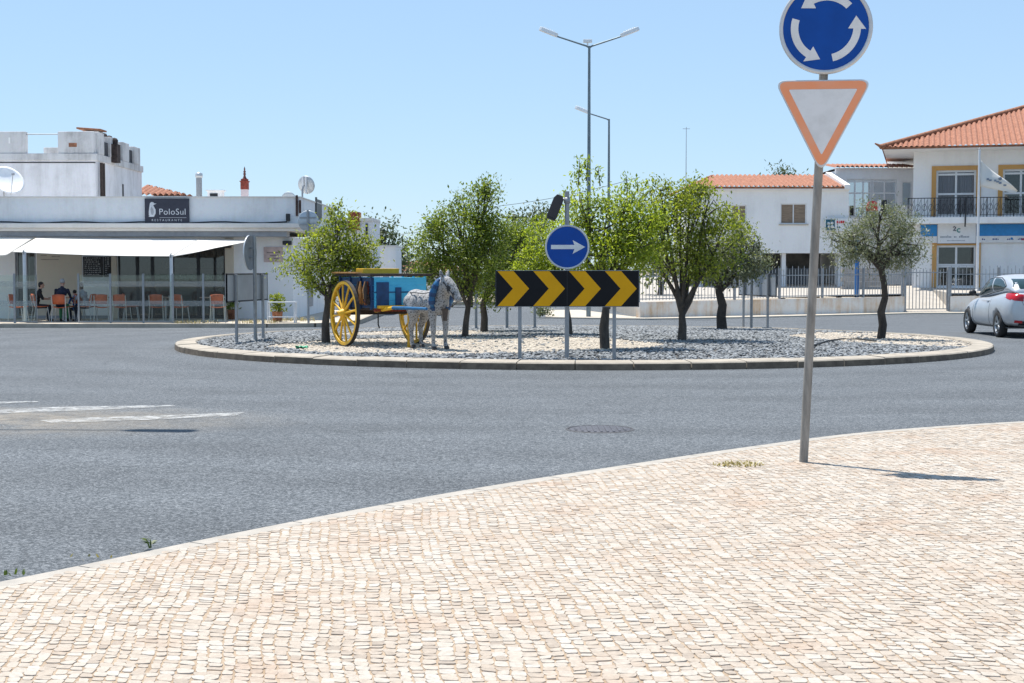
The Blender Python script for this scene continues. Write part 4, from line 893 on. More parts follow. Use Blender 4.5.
    for ax in 'LR':
        patch('side_window', [(.90,.985),(.50,1.20),(.12,1.35),(-.35,1.41),(-.42,1.09),(.3,1.01)], ax, M_CGL)
        patch('quarter_window', [(-.47,1.415),(-.85,1.405),(-1.15,1.35),(-1.45,1.235),(-1.2,1.15),(-.5,1.095)], ax, M_CGL)
        line('window_seal', [(.94,.97),(.50,1.22),(.12,1.37),(-.4,1.432),(-.86,1.425),(-1.18,1.365),(-1.50,1.235),(-1.2,1.13),(-.4,1.065),(.3,.99),(.94,.97)], ax, M_PLS, .012)
        door = line('door', [(.80,.93),(.80,.40),(.70,.28),(-.58,.28),(-.66,.45),(-.62,.98)], ax, M_PLS, .005)
        sg = -1 if ax == 'L' else 1; p, nn = cast(-.42, .86, ax)
        MB().obox(p + Vector((sg*.018, 0, 0)), .03, .2, .032).build('handle', M_SILV, door, bevel=.01)
        line('sill_trim', [(.88,.255),(0,.25),(-.92,.255)], ax, M_PLS, .025)
        mr = MB(); mr.ball((sg*.915, .70, 1.04), (.10, .07, .08)); mr.tube([(sg*.76, .72, .97), (sg*.88, .71, 1.0)], .028, 8); mr.build('wing_mirror', M_PLS, t)
        for yy in (1.30, -1.34):
            c = (sg*.80, yy, .318)
            wd = bpy.data.objects.new('wheel', None); tb = MB().lathe([(.215, -.09), (.29, -.10), (.316, -.07), (.318, 0), (.316, .07), (.29, .10), (.215, .09)], 36, axis='X'); wo = tb.build('wheel', M_RUB, t, loc=c)
            rm_ = MB().lathe([(.218, sg*.085), (.20, sg*.07), (.19, sg*.03), (.19, -sg*.05)], 36, axis='X'); rm_.lathe([(0, sg*.065), (.05, sg*.07), (.055, sg*.03)], 16, axis='X')
            for k_ in range(5):
                for dl_ in (-.12, .12):
                    a0 = 2*PI*k_/5; a1 = a0 + dl_; rm_.tube([(sg*.055, .045*math.cos(a0), .045*math.sin(a0)), (sg*.068, .2*math.cos(a1), .2*math.sin(a1))], [.018, .016], 6)
            rm_.build('rim', M_ALLOY, wo); MB().lathe([(0, -sg*.02), (.19, -sg*.02), (.19, -sg*.03), (0, -sg*.03)], 28, axis='X').build('brake_disc', M_PLS, wo)
        lx = [(sg*.86,1.07),(sg*.48,1.04),(sg*.50,.88),(sg*.70,.90),(sg*.86,.98)]
        patch('tail_light', lx if sg > 0 else lx, 'B', M_TAIL, .006, 3)
        patch('tail_light', [(-1.62,1.06),(-1.95,1.08),(-2.04,1.06),(-2.02,.91),(-1.85,.94)], ax, M_TAIL, .006)
        patch('reflector', [(sg*.70,.44),(sg*.52,.43),(sg*.52,.37),(sg*.70,.38)], 'B', M_TAIL, .006, 2)
        patch('headlight', [(sg*.70,.70),(sg*.42,.68),(sg*.46,.60),(sg*.68,.60)], 'F', M_TAILW, .006, 2)
    patch('rear_window', [(-.56,1.40),(.56,1.40),(.68,1.17),(-.68,1.17)], 'B', M_CGL, .006)
    patch('windscreen', [(-.56,1.34),(.56,1.34),(.70,1.03),(-.70,1.03)], 'F', M_CGL, .006)
    patch('number_plate', [(-.26,.60),(.26,.60),(.26,.71),(-.26,.71)], 'B', M_PLATE, .008, 2)
    line('tailgate_seam', [(-.62,1.10),(-.50,.80),(.50,.80),(.62,1.10)], 'B', M_PLS, .005)
    patch('bumper_trim', [(-.6,.32),(.6,.32),(.6,.42),(-.6,.42)], 'B', M_PLS, .006)
    MB().box(-.80, .80, -2.0, 1.95, .24, .27).build('underbody', M_PLS, t)
    t.scale = (1.0, 1.0, 1.035)
    MB().tube([(-.2, -1.5, 1.44), (-.2, -1.62, 1.60)], .006, 5).build('aerial', M_PLS, t)
    return t
car('silver three door hatchback seen from behind at the right edge by the island kerb', (12.93, 36.45, gz(36.4)), R(-2.2))

# ================================================================== BUILDINGS
M_WALL = wall_mat('white_render', (0.86, 0.86, 0.86), amount=.34, lo=.22); M_WALL2 = wall_mat('white_render_clean', (0.88, 0.875, 0.865), amount=.20, lo=.22); M_OLD = wall_mat('weathered_render', (0.66, 0.66, 0.66), (.20, .19, .18), amount=.85, lo=.20)
M_BEIGE = wall_mat('beige_render', (0.62, 0.55, 0.44), amount=.15); M_GREY = mat('grey_metal', (.30, .31, .33), .5, .3, var=.1); M_OCH = wall_mat('ochre_trim', (0.60, 0.335, 0.115), (.42, .25, .12), amount=.4, lo=.18)
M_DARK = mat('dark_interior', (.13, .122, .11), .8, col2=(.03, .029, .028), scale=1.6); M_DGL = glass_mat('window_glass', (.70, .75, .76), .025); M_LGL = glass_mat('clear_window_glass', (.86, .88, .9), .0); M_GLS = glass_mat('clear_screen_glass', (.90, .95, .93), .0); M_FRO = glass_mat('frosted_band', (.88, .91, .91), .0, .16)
M_WFR = mat('white_frame', (.70, .71, .72), .4, var=.05); M_CHALK = mat('blackboard', (.022, .023, .025), .7, var=.3, scale=5)
M_TILE = mat('terracotta_tile', (0.44, 0.20, 0.122), .9, col2=(0.20, 0.083, 0.052), scale=8, bump=.3, bscale=60); M_TILED = mat('terracotta_mortar', (.36, .16, .09), .9, var=.3, scale=9)
M_CORN = wall_mat('cornice_paint', (0.78, 0.74, 0.69), amount=.35); M_SAIL = None
def tile_slope(mb, e0, e1, rise, run, h0=0.0, h1=0.0, pitch=.22, inward=Vector((0, 1, 0)), rows=14, mi=0):
    """roman tile slope: eave e0-e1, rising inward; hips take h0 / h1 off either end at full run"""
    e0, e1 = Vector(e0), Vector(e1); ax = (e1-e0); Lg = ax.length; ax.normalize(); N_ = max(2, int(Lg/pitch)); cols = N_*6; v = []; nr = rows*2
    up = Vector((0, 0, 1)); sl = inward*run + up*rise; nrm = ax.cross(sl).normalized()
    if nrm.z < 0: nrm = -nrm
    for i in range(cols+1):
        s_ = Lg*i/cols; tm_ = min(1, s_/h0 if h0 > 0 else 1, (Lg-s_)/h1 if h1 > 0 else 1); w_ = abs(math.sin(PI*i/6))
        for j in range(nr+1):
            tt = tm_*j/nr; st_ = (tt*rows) % 1
            v.append(e0 + ax*s_ + sl*tt + nrm*(.10*w_ + .03*(1-st_)))
    mb.add(v, [(i*(nr+1)+j, (i+1)*(nr+1)+j, (i+1)*(nr+1)+j+1, i*(nr+1)+j+1) for i in range(cols) for j in range(nr)], mi, True); return mb
def window(parent, name, x0, x1, z0, z1, y, frame=M_WFR, glass=M_DGL, mull=1, trans=(), fw=.06, dep=.10):
    f = MB(); f.box(x0, x1, y-.02, y+.05, z0, z0+fw); f.box(x0, x1, y-.02, y+.05, z1-fw, z1)
    for k in range(mull+1):
        xc = x0 + (x1-x0)*k/mull; xa = min(max(xc-fw/2, x0), x1-fw); f.box(xa, xa+fw, y-.022, y+.048, z0+fw, z1-fw)
    for tz in trans: f.box(x0+fw, x1-fw, y-.018, y+.04, tz-fw/2, tz+fw/2)
    w_ = f.build(name, frame, parent); g_ = MB(); g_.box(x0+.02, x1-.02, y+.01, y+.018, z0+.02, z1-.02); g_.build('pane', glass, w_); return w_
def wall_holes(mb, x0, x1, z0, z1, y0, y1, holes, mi=0):
    """front wall slab with rectangular openings (x0,x1,z0,z1), left to right, not overlapping in x"""
    cur = x0
    for a, b, c, d in sorted(holes):
        if a > cur: mb.box(cur, a, y0, y1, z0, z1, mi)
        if c > z0: mb.box(a, b, y0, y1, z0, c, mi)
        if d < z1: mb.box(a, b, y0, y1, d, z1, mi)
        cur = b
    if cur < x1: mb.box(cur, x1, y0, y1, z0, z1, mi)
    return mb

# ---- terrace slab and cafe
TZ = -.135
mb = MB(); pts = [(-24, 41.75), (-7.2, 41.75), (-5.9, 42.2), (-5.1, 43.2), (-4.9, 45), (-5.2, 60), (-24, 60)]
mb.prism(pts, (0, 0, -.6), EX, BK, (0, 0, .6+TZ)); structure('terrace', mb, M_SLAB)
mb = MB()
for a, b_ in zip(pts[:5], pts[1:6]):
    a, b_ = Vector(a), Vector(b_); d = (b_-a).normalized(); nn = Vector((d.y, -d.x)); q0, q1 = a + nn*.12, b_ + nn*.12
    mb.add([(a.x, a.y, TZ+.004), (b_.x, b_.y, TZ+.004), (q1.x, q1.y, TZ+.004), (q0.x, q0.y, TZ+.004), (q0.x, q0.y, -.6), (q1.x, q1.y, -.6)], [(0,1,2,3), (3,2,5,4)])
structure('terrace_kerb', mb, M_ISLEKERB)
cf = thing('cafe', 'low white flat roofed cafe with long parapet and glass front on the left', 'cafe', (0, 46, TZ))
def cx(px): return X(px, 46)
def cz(py, D=46): return Z(py, D) - TZ
xl, xr = -24, cx(293); zc_ = cz(237)
holes = [(cx(118), cx(225), 0.0, cz(247)), (cx(15), cx(36), 0, cz(246))]
wmb = wall_holes(MB(), xl, xr, 0, zc_, 0, .25, holes); wmb.box(xr-.25, xr, .25, 8, 0, zc_); wmb.box(xl, xr-.25, 7.75, 8, 0, zc_); wmb.build('wall', M_WALL2, cf)
MB().box(cx(37), cx(82), -.012, 0, .0, zc_-.05).build('render_panel', M_BEIGE, cf)
for a, b_ in ((112, 117.5), (225.5, 234)): MB().box(cx(a), cx(b_), -.10, -.002, 0, zc_-.05).build('pillar', M_BEIGE, cf, bevel=.01)
MB().box(cx(37), cx(111), -.02, -.012, 0, .10).build('skirting', M_GREY, cf)
pr = MB(); zp0, zp1 = cz(223, 45.4), cz(197.5, 45.4); xr2 = X(300, 45.4)
pr.box(xl, xr2, -.6, -.4, zp0, zp1); pr.box(xr2-.2, xr2, -.4, 8.4, zp0, zp1); pr.box(xl, xr2-.2, 8.2, 8.4, zp0, zp1)
pr.build('parapet', M_WALL, cf); cp_ = MB(); cp_.box(xl, xr2+.03, -.64, -.36, zp1, zp1+.035); cp_.box(xr2-.24, xr2+.03, -.36, 8.4, zp1, zp1+.035); cp_.build('coping', M_CORN, cf)
cn = MB(); z0_, z1_ = cz(231, 45.2), zp0 - .01; cn.box(xl, xr2+.15, -.8, 8.5, z0_+.10, z1_); cn.box(xl, xr2+.08, -.72, 8.4, z0_, z0_+.10); cn.build('cornice', M_CORN, cf, bevel=.015)
cn2 = MB(); cn2.box(xl, cx(290), -.62, 0, zc_, z0_); cn2.build('beam', M_GREY, cf)
rf = MB(); rf.box(xl, xr2-.2, -.4, 8.2, zp0, zp0+.08); rf.build('roof', M_CORN, cf)
MB().tube([(x_/10, -.62, zp0 + .02 + .02*math.sin(x_*1.3)) for x_ in range(-235, int(xr2*10), 4)], .022, 5).build('cable', M_DKM, cf)
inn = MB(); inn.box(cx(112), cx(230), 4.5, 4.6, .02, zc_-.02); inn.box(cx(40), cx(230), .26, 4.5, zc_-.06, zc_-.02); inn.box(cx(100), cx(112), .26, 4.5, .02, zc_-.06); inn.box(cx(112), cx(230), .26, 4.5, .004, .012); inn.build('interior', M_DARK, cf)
ct_ = MB(); ct_.box(cx(140), cx(220), 2.6, 3.1, .02, 1.05); ct_.build('counter', mat('counter_wood', (.22, .17, .13), .6), cf)
sh = MB(); 
for k_ in range(3): sh.box(cx(125), cx(215), 4.2, 4.49, 1.2+.4*k_, 1.23+.4*k_)
brn = random.Random(9)
for k_ in range(70): x_ = brn.uniform(cx(126), cx(214)); z_ = 1.23 + .4*brn.randrange(3); sh.cyl((x_, 4.3, z_), (x_, 4.3, z_+brn.uniform(.16, .28)), .035, n=6, mi=1)
sh.build('shelves', [M_DKW, mat('bottles', (.25, .22, .17), .3, island=.8)], cf)
for a, b_ in ((118, 137), (137, 152), (152, 172), (172, 198), (198, 225)): window(cf, 'shop_window', cx(a), cx(b_), .02, cz(247), .05, M_DKM, M_DGL, 1, (1.05,), .05)
window(cf, 'side_door', cx(15), cx(36), .02, cz(246), .1, M_GREY, M_DGL, 2, (1.0,), .07)
so_ = MB(); so_.box(cx(14), cx(37), 1.5, 1.6, 0, zc_); so_.build('lobby_wall', M_DARK, cf)
for px, py in ((228, 246), (288, 243)): MB().obox((cx(px), -.12, cz(py)), .28, .2, .13).build('wall_lamp', M_DKM, cf, bevel=.02)
MB().box(cx(264), cx(283), -.03, 0, cz(262), cz(247)).build('wall_plaque', mat('pink_plaque', (.58, .44, .41), .7, var=.15), cf)
for k_, (a, b_) in enumerate(((267, 280), (270, 277), (268, 279))): MB().box(cx(a), cx(b_), -.036, -.03, cz(252.5+k_*3)-.012, cz(252.5+k_*3)+.012).build('plaque_line', mat('plaque_ink', (.2, .16, .16), .7) if k_ == 0 else bpy.data.materials['plaque_ink'], cf)
window(cf, 'side_window', 0, .01, 0, .01, 0) if False else None
sw = MB(); sw.box(xr2+.001, xr2+.02, 3.2, 4.6, zp0+.25, zp0+.95); sw.box(xr2+.001, xr2+.05, 3.0, 3.18, zp0+.2, zp0+1.0); sw.build('shutter', M_DKM, cf)
cd = MB(); cd.box(xr+.001, xr+.03, 3.4, 4.4, .3, 1.5); cd.build('side_shutter', M_GREY, cf)
for x_, py, lab in ((297, 199, 'left'), (300.2, 203, 'right')):
    MB().box(X(x_-1.1, 45.3), X(x_+1.1, 45.3), -.66, -.60, cz(216 if lab == 'left' else 213, 45.3), cz(py-4 if lab == 'left' else py-3, 45.3)).build('drain_box', mat('rusty_iron', (.10, .055, .045), .8, var=.4, scale=10) if lab == 'left' else bpy.data.materials['rusty_iron'], cf, bevel=.01)
# wall writing on the beige panel: faded lines
for k_, (a, b_, py) in enumerate(((41, 47, 255.5), (52, 60, 256.5), (41, 59, 259.5))): MB().box(cx(a), cx(b_), -.016, -.012, cz(py)-.014, cz(py)+.014).build('faded_lettering', mat('faded_ink', (.35, .30, .25), .8) if k_ == 0 else bpy.data.materials['faded_ink'], cf)
# shop sign with emblem
sx0, sx1 = X(146, 45.37), X(190, 45.37); sz0, sz1 = Z(224, 45.37), Z(198.5, 45.37)
sg_ = thing('shop_sign', 'dark grey shop sign with a white bird emblem and pale lettering on the cafe parapet', 'sign', ((sx0+sx1)/2, 45.37, sz0)); SW, SH = sx1-sx0, sz1-sz0
MB().box(-SW/2, SW/2, -.07, .02, 0, SH).build('panel', mat('sign_charcoal', (.040, .040, .058), .5, var=.1), sg_, bevel=.008); M_LET = mat('pale_lettering', (.72, .73, .75), .5)
def pxp(x, y): return ((x-370)/9.76/31.34, SH - (y-180)/9.76/31.34)
peng = [(205,350),(190,358),(245,358),(262,325),(262,290),(248,262),(240,248),(255,238),(272,230),(250,228),(238,216),(222,214),(208,228),(204,250),(200,275),(196,310),(196,345)]
MB().prism([pxp(*p) for p in peng], (0, -.071, 0), EX, EZ, (0, -.008, 0)).build('bird_emblem', M_LET, sg_)
bel = [(222,262),(240,285),(246,315),(236,340),(222,335),(214,305),(214,280)]; MB().prism([pxp(*p) for p in bel], (0, -.0795, 0), EX, EZ, (0, -.003, 0)).build('emblem_belly', mat('emblem_grey', (.42, .43, .46), .5), sg_)
a_ = pxp(425, 312); text_mesh('PoloSul', .275, M_LET, 'lettering', sg_, (a_[0], -.072, a_[1]), spacing=1.05, thick=-.001)
a_ = pxp(370, 392); text_mesh('RESTAURANTE', .095, M_LET, 'lettering', sg_, (a_[0], -.072, a_[1]), spacing=1.7)
MB().box(pxp(300, 0)[0], pxp(560, 0)[0], -.074, -.0705, pxp(0, 366)[1]-.004, pxp(0, 366)[1]+.004).build('rule', M_LET, sg_)
# blackboards
for a, b_, lab in ((83.5, 103, 'wide blackboard menu with chalk writing on the cafe wall'), (104, 111.5, 'narrow blackboard menu right of the wide one')):
    t = thing('blackboard', lab, 'menu board', (cx((a+b_)/2), 45.975, Z(277, 46)), 0, 'blackboard menus'); w2 = cx(b_)-cx(a); h2 = cz(256.5)-cz(277)
    MB().box(-w2/2, w2/2, -.02, .012, 0, h2).build('board', M_CHALK, t); ck = MB()
    for k_ in range(9):
        z_ = h2*(.94 - k_*.1); x_ = -w2/2 + .05
        while x_ < w2/2 - .1: l_ = brn.uniform(.02, .07); ck.box(x_, x_+l_, -.023, -.0205, z_-.018, z_ + brn.uniform(-.004, .012)); x_ += l_ + brn.uniform(.015, .04)
        if brn.random() < .2: continue
    ck.build('chalk_lines', mat('chalk', (.45, .45, .44), .9) if 'chalk' not in bpy.data.materials else bpy.data.materials['chalk'], t)
MB().box(cx(83.5), cx(111.5), -.03, -.001, cz(283.5), cz(277.5)).build('menu_shelf', mat('steel_shelf', (.42, .43, .43), .4, .4), cf)

# sail awnings on posts
def sail_mat():
    m = bpy.data.materials.new('awning_canvas'); m.use_nodes = True; t = m.node_tree; t.nodes.clear(); N = t.nodes.new; o = N('ShaderNodeOutputMaterial'); d = N('ShaderNodeBsdfDiffuse'); d.inputs[0].default_value = (.86, .83, .77, 1); s_ = N('ShaderNodeBsdfTranslucent'); s_.inputs[0].default_value = (.55, .55, .55, 1); x_ = N('ShaderNodeMixShader'); x_.inputs[0].default_value = .22
    t.links.new(d.outputs[0], x_.inputs[1]); t.links.new(s_.outputs[0], x_.inputs[2]); t.links.new(x_.outputs[0], o.inputs[0]); return m
M_SAIL = sail_mat()
def sail(label, c, nu=24, nv=10, sag=.10):
    c = [Vector(p) for p in c]; mb = MB(); v = []
    for j in range(nv+1):
        for i in range(nu+1):
            u, t = i/nu, j/nv; ui = u + .06*math.sin(PI*t)*(.5-u)*0; p = (c[0].lerp(c[1], ui)).lerp(c[3].lerp(c[2], ui), t); p.z -= sag*math.sin(PI*u)*math.sin(PI*t*.9); p.y += .12*math.sin(PI*u)*(1 if t > .5 else 0)*(t-.5)*2; v.append(p)
    mb.add(v, [(j*(nu+1)+i, j*(nu+1)+i+1, (j+1)*(nu+1)+i+1, (j+1)*(nu+1)+i) for j in range(nv) for i in range(nu)], 0, True)
    o = mb.build('awning', M_SAIL); tag(o, label, 'awning', 'sail awnings of the cafe'); o.modifiers.new('t', 'SOLIDIFY').thickness = .006; return o
DP = 42.9
sail('big white sail awning stretched over the cafe terrace', [W(37, 237.5, 45.2), W(200, 239, 45.2), W(172, 256.5, DP), W(12, 252, DP)])
sail('triangular end of the sail awning right of the white post', [W(200, 239.2, 45.19), W(256, 240.3, 45.15), W(214, 248.3, 44.0), W(172.3, 256.7, DP)], 12, 8, .03)
sail('short white sail awning at the left picture edge', [W(-60, 236, 45.2), W(34, 237.8, 45.18), W(6, 255.5, 43.4), W(-60, 253, 43.4)], 12, 8, .1)
for px, lab in ((25.5, 'white awning post left of the seated people'), (172, 'white awning post in the middle of the glass windscreen')):
    q = W(px, 324, DP); t = thing('awning_post', lab, 'post', (q.x, DP, TZ), 0, 'white awning posts'); zt_ = Z(255 if px > 100 else 251.5, DP) - TZ
    MB().cyl((0, 0, 0), (0, 0, zt_), .055, .05, 16).build('pole', M_WFR, t); pb_ = MB().box(-.13, .13, -.13, .13, 0, .015); pb_.build('base_plate', M_GALV, t); MB().tube([(0, 0, zt_-.12), (0, -.1, zt_-.02), (0, 0, zt_+.06)], .02, 6).build('hook', M_GALV, t)
# glass windscreen
edges = [-3, 14, 37, 78, 110, 143, 172.5, 203, 226]
DG = 42.35
for i, (a, b_) in enumerate(zip(edges, edges[1:])):
    if a == 37: continue
    xa, xb = X(a, DG), X(b_, DG); labs = {-3: 'glass windscreen panel at the left picture edge', 14: 'greenish glass panel by the left awning post', 78: 'glass panel in front of the two chairs under the blackboards', 110: 'glass panel right of the blackboards', 143: 'glass panel just left of the middle awning post', 172.5: 'glass panel just right of the middle awning post', 203: 'rightmost glass panel behind the grey sign back'}
    t = thing('windscreen_panel', labs[a], 'glass panel', ((xa+xb)/2, DG, TZ), 0, 'glass windscreen panels along the cafe terrace'); hw = (xb-xa)/2 - .03
    MB().box(-hw, hw, -.006, .006, .06, 1.42).build('glass', M_GLS, t)
    for z_ in (.50, 1.08): MB().box(-hw, hw, -.009, -.0065, z_, z_+.16).build('frosted_band', M_FRO, t)
    fr_ = MB(); fr_.box(-hw, hw, -.02, .02, .03, .06); fr_.box(-hw-.05, -hw, -.022, .022, 0, 1.47); fr_.box(hw, hw+.009, -.02, .02, 0, 1.44); fr_.build('frame', M_GALV, t)

# chairs, tables and people on the terrace
M_OCHAIR = mat('orange_seat', (.60, .13, .045), .5, var=.15, scale=8); M_CLEG = mat('chair_leg', (.62, .62, .62), .4, .4); M_TTOP = mat('table_top', (.36, .26, .19), .5, var=.2); 
def chair(label):
    t = thing('chair', label, 'chair', (0, 0, 0), 0, 'orange cafe chairs on the terrace')
    mb = MB(); v = []
    for j in range(5):
        for i in range(7): u = i/6-.5; v.append((u*.44, -.20+j*.1, .445 + .03*(2*u)**2 - .012*math.sin(j/4*PI)))
    mb.add(v, [(j*7+i, j*7+i+1, (j+1)*7+i+1, (j+1)*7+i) for j in range(4) for i in range(6)], 0, True); o = mb.build('seat', M_OCHAIR, t); o.modifiers.new('s', 'SOLIDIFY').thickness = .018
    mb = MB(); v = []
    for j in range(5):
        for i in range(7): u = i/6-.5; v.append((u*(.43-.05*(j/4)**2), -.235 - .05*j/4 + .05*(2*u)**2, .54 + j*.075 - .02*(j == 4)*(2*u)**2))
    mb.add(v, [(j*7+i, j*7+i+1, (j+1)*7+i+1, (j+1)*7+i) for j in range(4) for i in range(6)], 0, True); o = mb.build('backrest', M_OCHAIR, t); o.modifiers.new('s', 'SOLIDIFY').thickness = .018
    for sx in (-1, 1):
        MB().tube([(sx*.19, .17, .44), (sx*.22, .22, .0)], .014, 8).build('leg', M_CLEG, t); MB().tube([(sx*.205, -.27, .80), (sx*.195, -.22, .48), (sx*.20, -.19, .42), (sx*.22, -.25, 0)], .014, 8).build('leg', M_CLEG, t)
    return t
ch0 = None
for px, y, rz, lab in ((18, 43.3, -95, 'orange chair side-on at the far left by the awning post'), (60, 43.2, 4, 'orange chair under the grey haired man'), (40, 44.0, -60, 'orange chair under the person in black'), (74, 44.2, 60, 'orange chair under the child in blue'), (86, 43.9, 80, 'orange chair under the person leaning over the table'),
                       (102, 43.35, 6, 'orange chair with its back to the road, first behind the glass'), (121.5, 43.35, -5, 'orange chair with its back to the road, second behind the glass'), (131, 44.2, -80, 'orange chair turned sideways beyond the second table'), (157, 43.4, 3, 'orange chair just left of the middle white awning post'), (179, 43.4, -14, 'orange chair just right of the middle white awning post'), (217.5, 43.4, 6, 'rightmost orange chair beside the grey sign back')):
    p = Vector((X(px, y), y, TZ))
    if ch0 is None: ch0 = chair(lab); ch0.location = p; ch0.rotation_euler = (0, 0, R(rz))
    else: dup(ch0, p, R(rz), lab)
def table(label):
    t = thing('cafe_table', label, 'table', (0, 0, 0), 0, 'small square cafe tables'); MB().box(-.36, .36, -.36, .36, .71, .74).build('table_top', M_TTOP, t, bevel=.008); MB().cyl((0, 0, .03), (0, 0, .71), .03, n=12).build('column', M_CLEG, t); b3 = MB(); b3.obox((0, 0, .015), .6, .06, .03, R(45)); b3.obox((0, 0, .0155), .6, .06, .031, R(-45)); b3.build('foot', M_CLEG, t); return t
tb0 = None
for px, y, lab in ((63, 44.05, 'table where the grey haired man and his company sit'), (110, 44.05, 'empty table under the blackboards'), (165, 44.1, 'empty table behind the middle white awning post'), (213, 44.1, 'rightmost empty table on the terrace')):
    p = Vector((X(px, y), y, TZ))
    if tb0 is None: tb0 = table(lab); tb0.location = p
    else: dup(tb0, p, 0, lab)
M_SKIN = mat('skin', (.52, .30, .22), .6, var=.06)
def seated(label, loc, rz, shirt, trousers, hair, hairlen=.0, sc=1.0, lean=.0, turn=.0):
    t = thing('person', label, 'person', loc, rz); L_ = lean
    torso = [((0, -.03, .55), (.165, .12, .11)), ((0, -.04+L_*.3, .74), (.15, .105, .13)), ((0, -.02+L_*.7, .93), (.175, .115, .13)), ((0, L_*.9, 1.05), (.15, .09, .08))]
    segs = [(Vector(a[0]), Vector(b_[0]), .12, 0) for a, b_ in zip(torso, torso[1:])]; ch = []; balls = [(p, r) for p, r in torso]
    hd = Vector((turn*.04, .05+L_*1.15, 1.27)); ch.append([((0, L_, 1.10), .06), ((hd.x*.5, .02+L_*1.1, 1.18), .052)]); segs.append((Vector((0, L_, 1.12)), Vector((0, L_*1.1+.02, 1.18)), .05, 2)); segs.append((hd, hd + Vector((0, 0, .05)), .1, 2))
    balls += [(hd + Vector((0, 0, .03)), (.076, .092, .098)), (hd + Vector((0, .02, -.045)), (.058, .068, .06)), (hd + Vector((0, .098, .0)), (.014, .02, .022)), (hd + Vector((.078, 0, .0)), (.012, .022, .032)), (hd + Vector((-.078, 0, .0)), (.012, .022, .032)), (hd + Vector((0, .088, -.055)), (.026, .012, .01))]
    for s_ in (1, -1):
        lg = [((s_*.09, 0, .53), .09), ((s_*.11, .40, .52), .062), ((s_*.115, .41, .46), .058), ((s_*.11, .36, .26), .052), ((s_*.11, .34, .10), .036), ((s_*.115, .38, .045), .04), ((s_*.12, .50, .03), .035)]
        ch.append(lg); segs += [(Vector(a[0]), Vector(b_[0]), .06, 1 if k_ < 4 else 3) for k_, (a, b_) in enumerate(zip(lg, lg[1:]))]
        sh_ = Vector((s_*.185, L_*.9-.01, 1.03)); el = Vector((s_*.25, .10+L_, .80)); wr = Vector((s_*.12, .33+L_*.8, .785)); arm = [(sh_, .058), (sh_.lerp(el, .55), .046), (el, .039), (wr, .026)]
        ch.append(arm); segs += [(sh_, el, .05, 0), (el, wr, .03, 2)]
        d = (wr-el).normalized(); sd_ = Vector((-d.y, d.x, 0)).normalized()*s_; pm_ = wr + d*.05; balls.append((pm_, (.035, .04, .018)))
        for k_, (o_, ln) in enumerate(((-.028, .062), (-.010, .074), (.009, .070), (.027, .055))): f0 = wr + d*.075 + sd_*o_; f1 = f0 + d*ln*.55; ch.append([(pm_ + sd_*o_*.6, .010), (f0, .0095), (f1, .0085), (f1 + d*ln*.4 + Vector((0, 0, -.018)), .0075)])
        th0 = wr + d*.02 - sd_*.02; ch.append([(th0, .011), (th0 - sd_*.03 + d*.03, .010), (th0 - sd_*.038 + d*.06, .0085)]); segs.append((wr, wr + d*.15, .03, 2))
    me = organic(ch, .010, 'body', 3, balls)
    for m in (shirt, trousers, M_SKIN, M_PLS): me.materials.append(m)
    for p in me.polygons:
        c = p.center; best = (9, 0)
        for a, b_, r_, mi in segs: d = b_-a; k_ = max(0, min(1, (c-a).dot(d)/max(d.length_squared, 1e-9))); ds = (c-a-d*k_).length - r_; best = min(best, (ds, mi))
        p.material_index = best[1]
    body = bpy.data.objects.new('body', me); COL.objects.link(body); body.parent = t; t.scale = (sc, sc, sc)
    hm = MB().ball(hd + Vector((0, -.018, .055)), (.086, .094, .088), 20, 14); 
    if hairlen: hm.ball(hd + Vector((0, -.06, .055-hairlen*.6)), (.082, .055, .07+hairlen*.5), 16, 12)
    hr = hm.build('hair', hair, t); ey = MB(); 
    for s_ in (1, -1): ey.ball(hd + Vector((s_*.03, .086, .03)), (.011, .008, .007))
    ey.build('eyes', M_BLK, t); return t
SHN = mat('navy_shirt', (.018, .022, .045), .9, var=.2); SHB = mat('blue_shirt', (.03, .13, .42), .9, var=.15); SHK = mat('black_shirt', (.018, .018, .02), .9); SHG = mat('grey_top', (.36, .37, .40), .9, var=.15); TRD = mat('dark_trousers', (.03, .035, .05), .9); TRG = mat('green_shorts', (.05, .20, .09), .9); HRG = mat('grey_hair', (.42, .41, .40), .9, var=.2, scale=60); HRD = mat('dark_hair', (.025, .02, .018), .7)
seated('grey haired man in a navy shirt seated with his back to the road', (X(60, 43.2), 43.27, TZ), R(4), SHN, TRG, HRG, 0, .93, .13)
seated('person in black seated at the left side of the table', (X(37, 44.0), 44.0, TZ), R(-75), SHK, TRD, HRD, .05, .86, .08)
seated('small child in a bright blue shirt beside the grey haired man', (X(74.5, 44.1), 44.15, TZ), R(35), SHB, TRD, HRD, .0, .68, .06)
seated('dark haired person in a pale grey top leaning over the table', (X(86, 43.9), 43.9, TZ), R(72), SHG, TRD, HRD, .12, .84, .18)
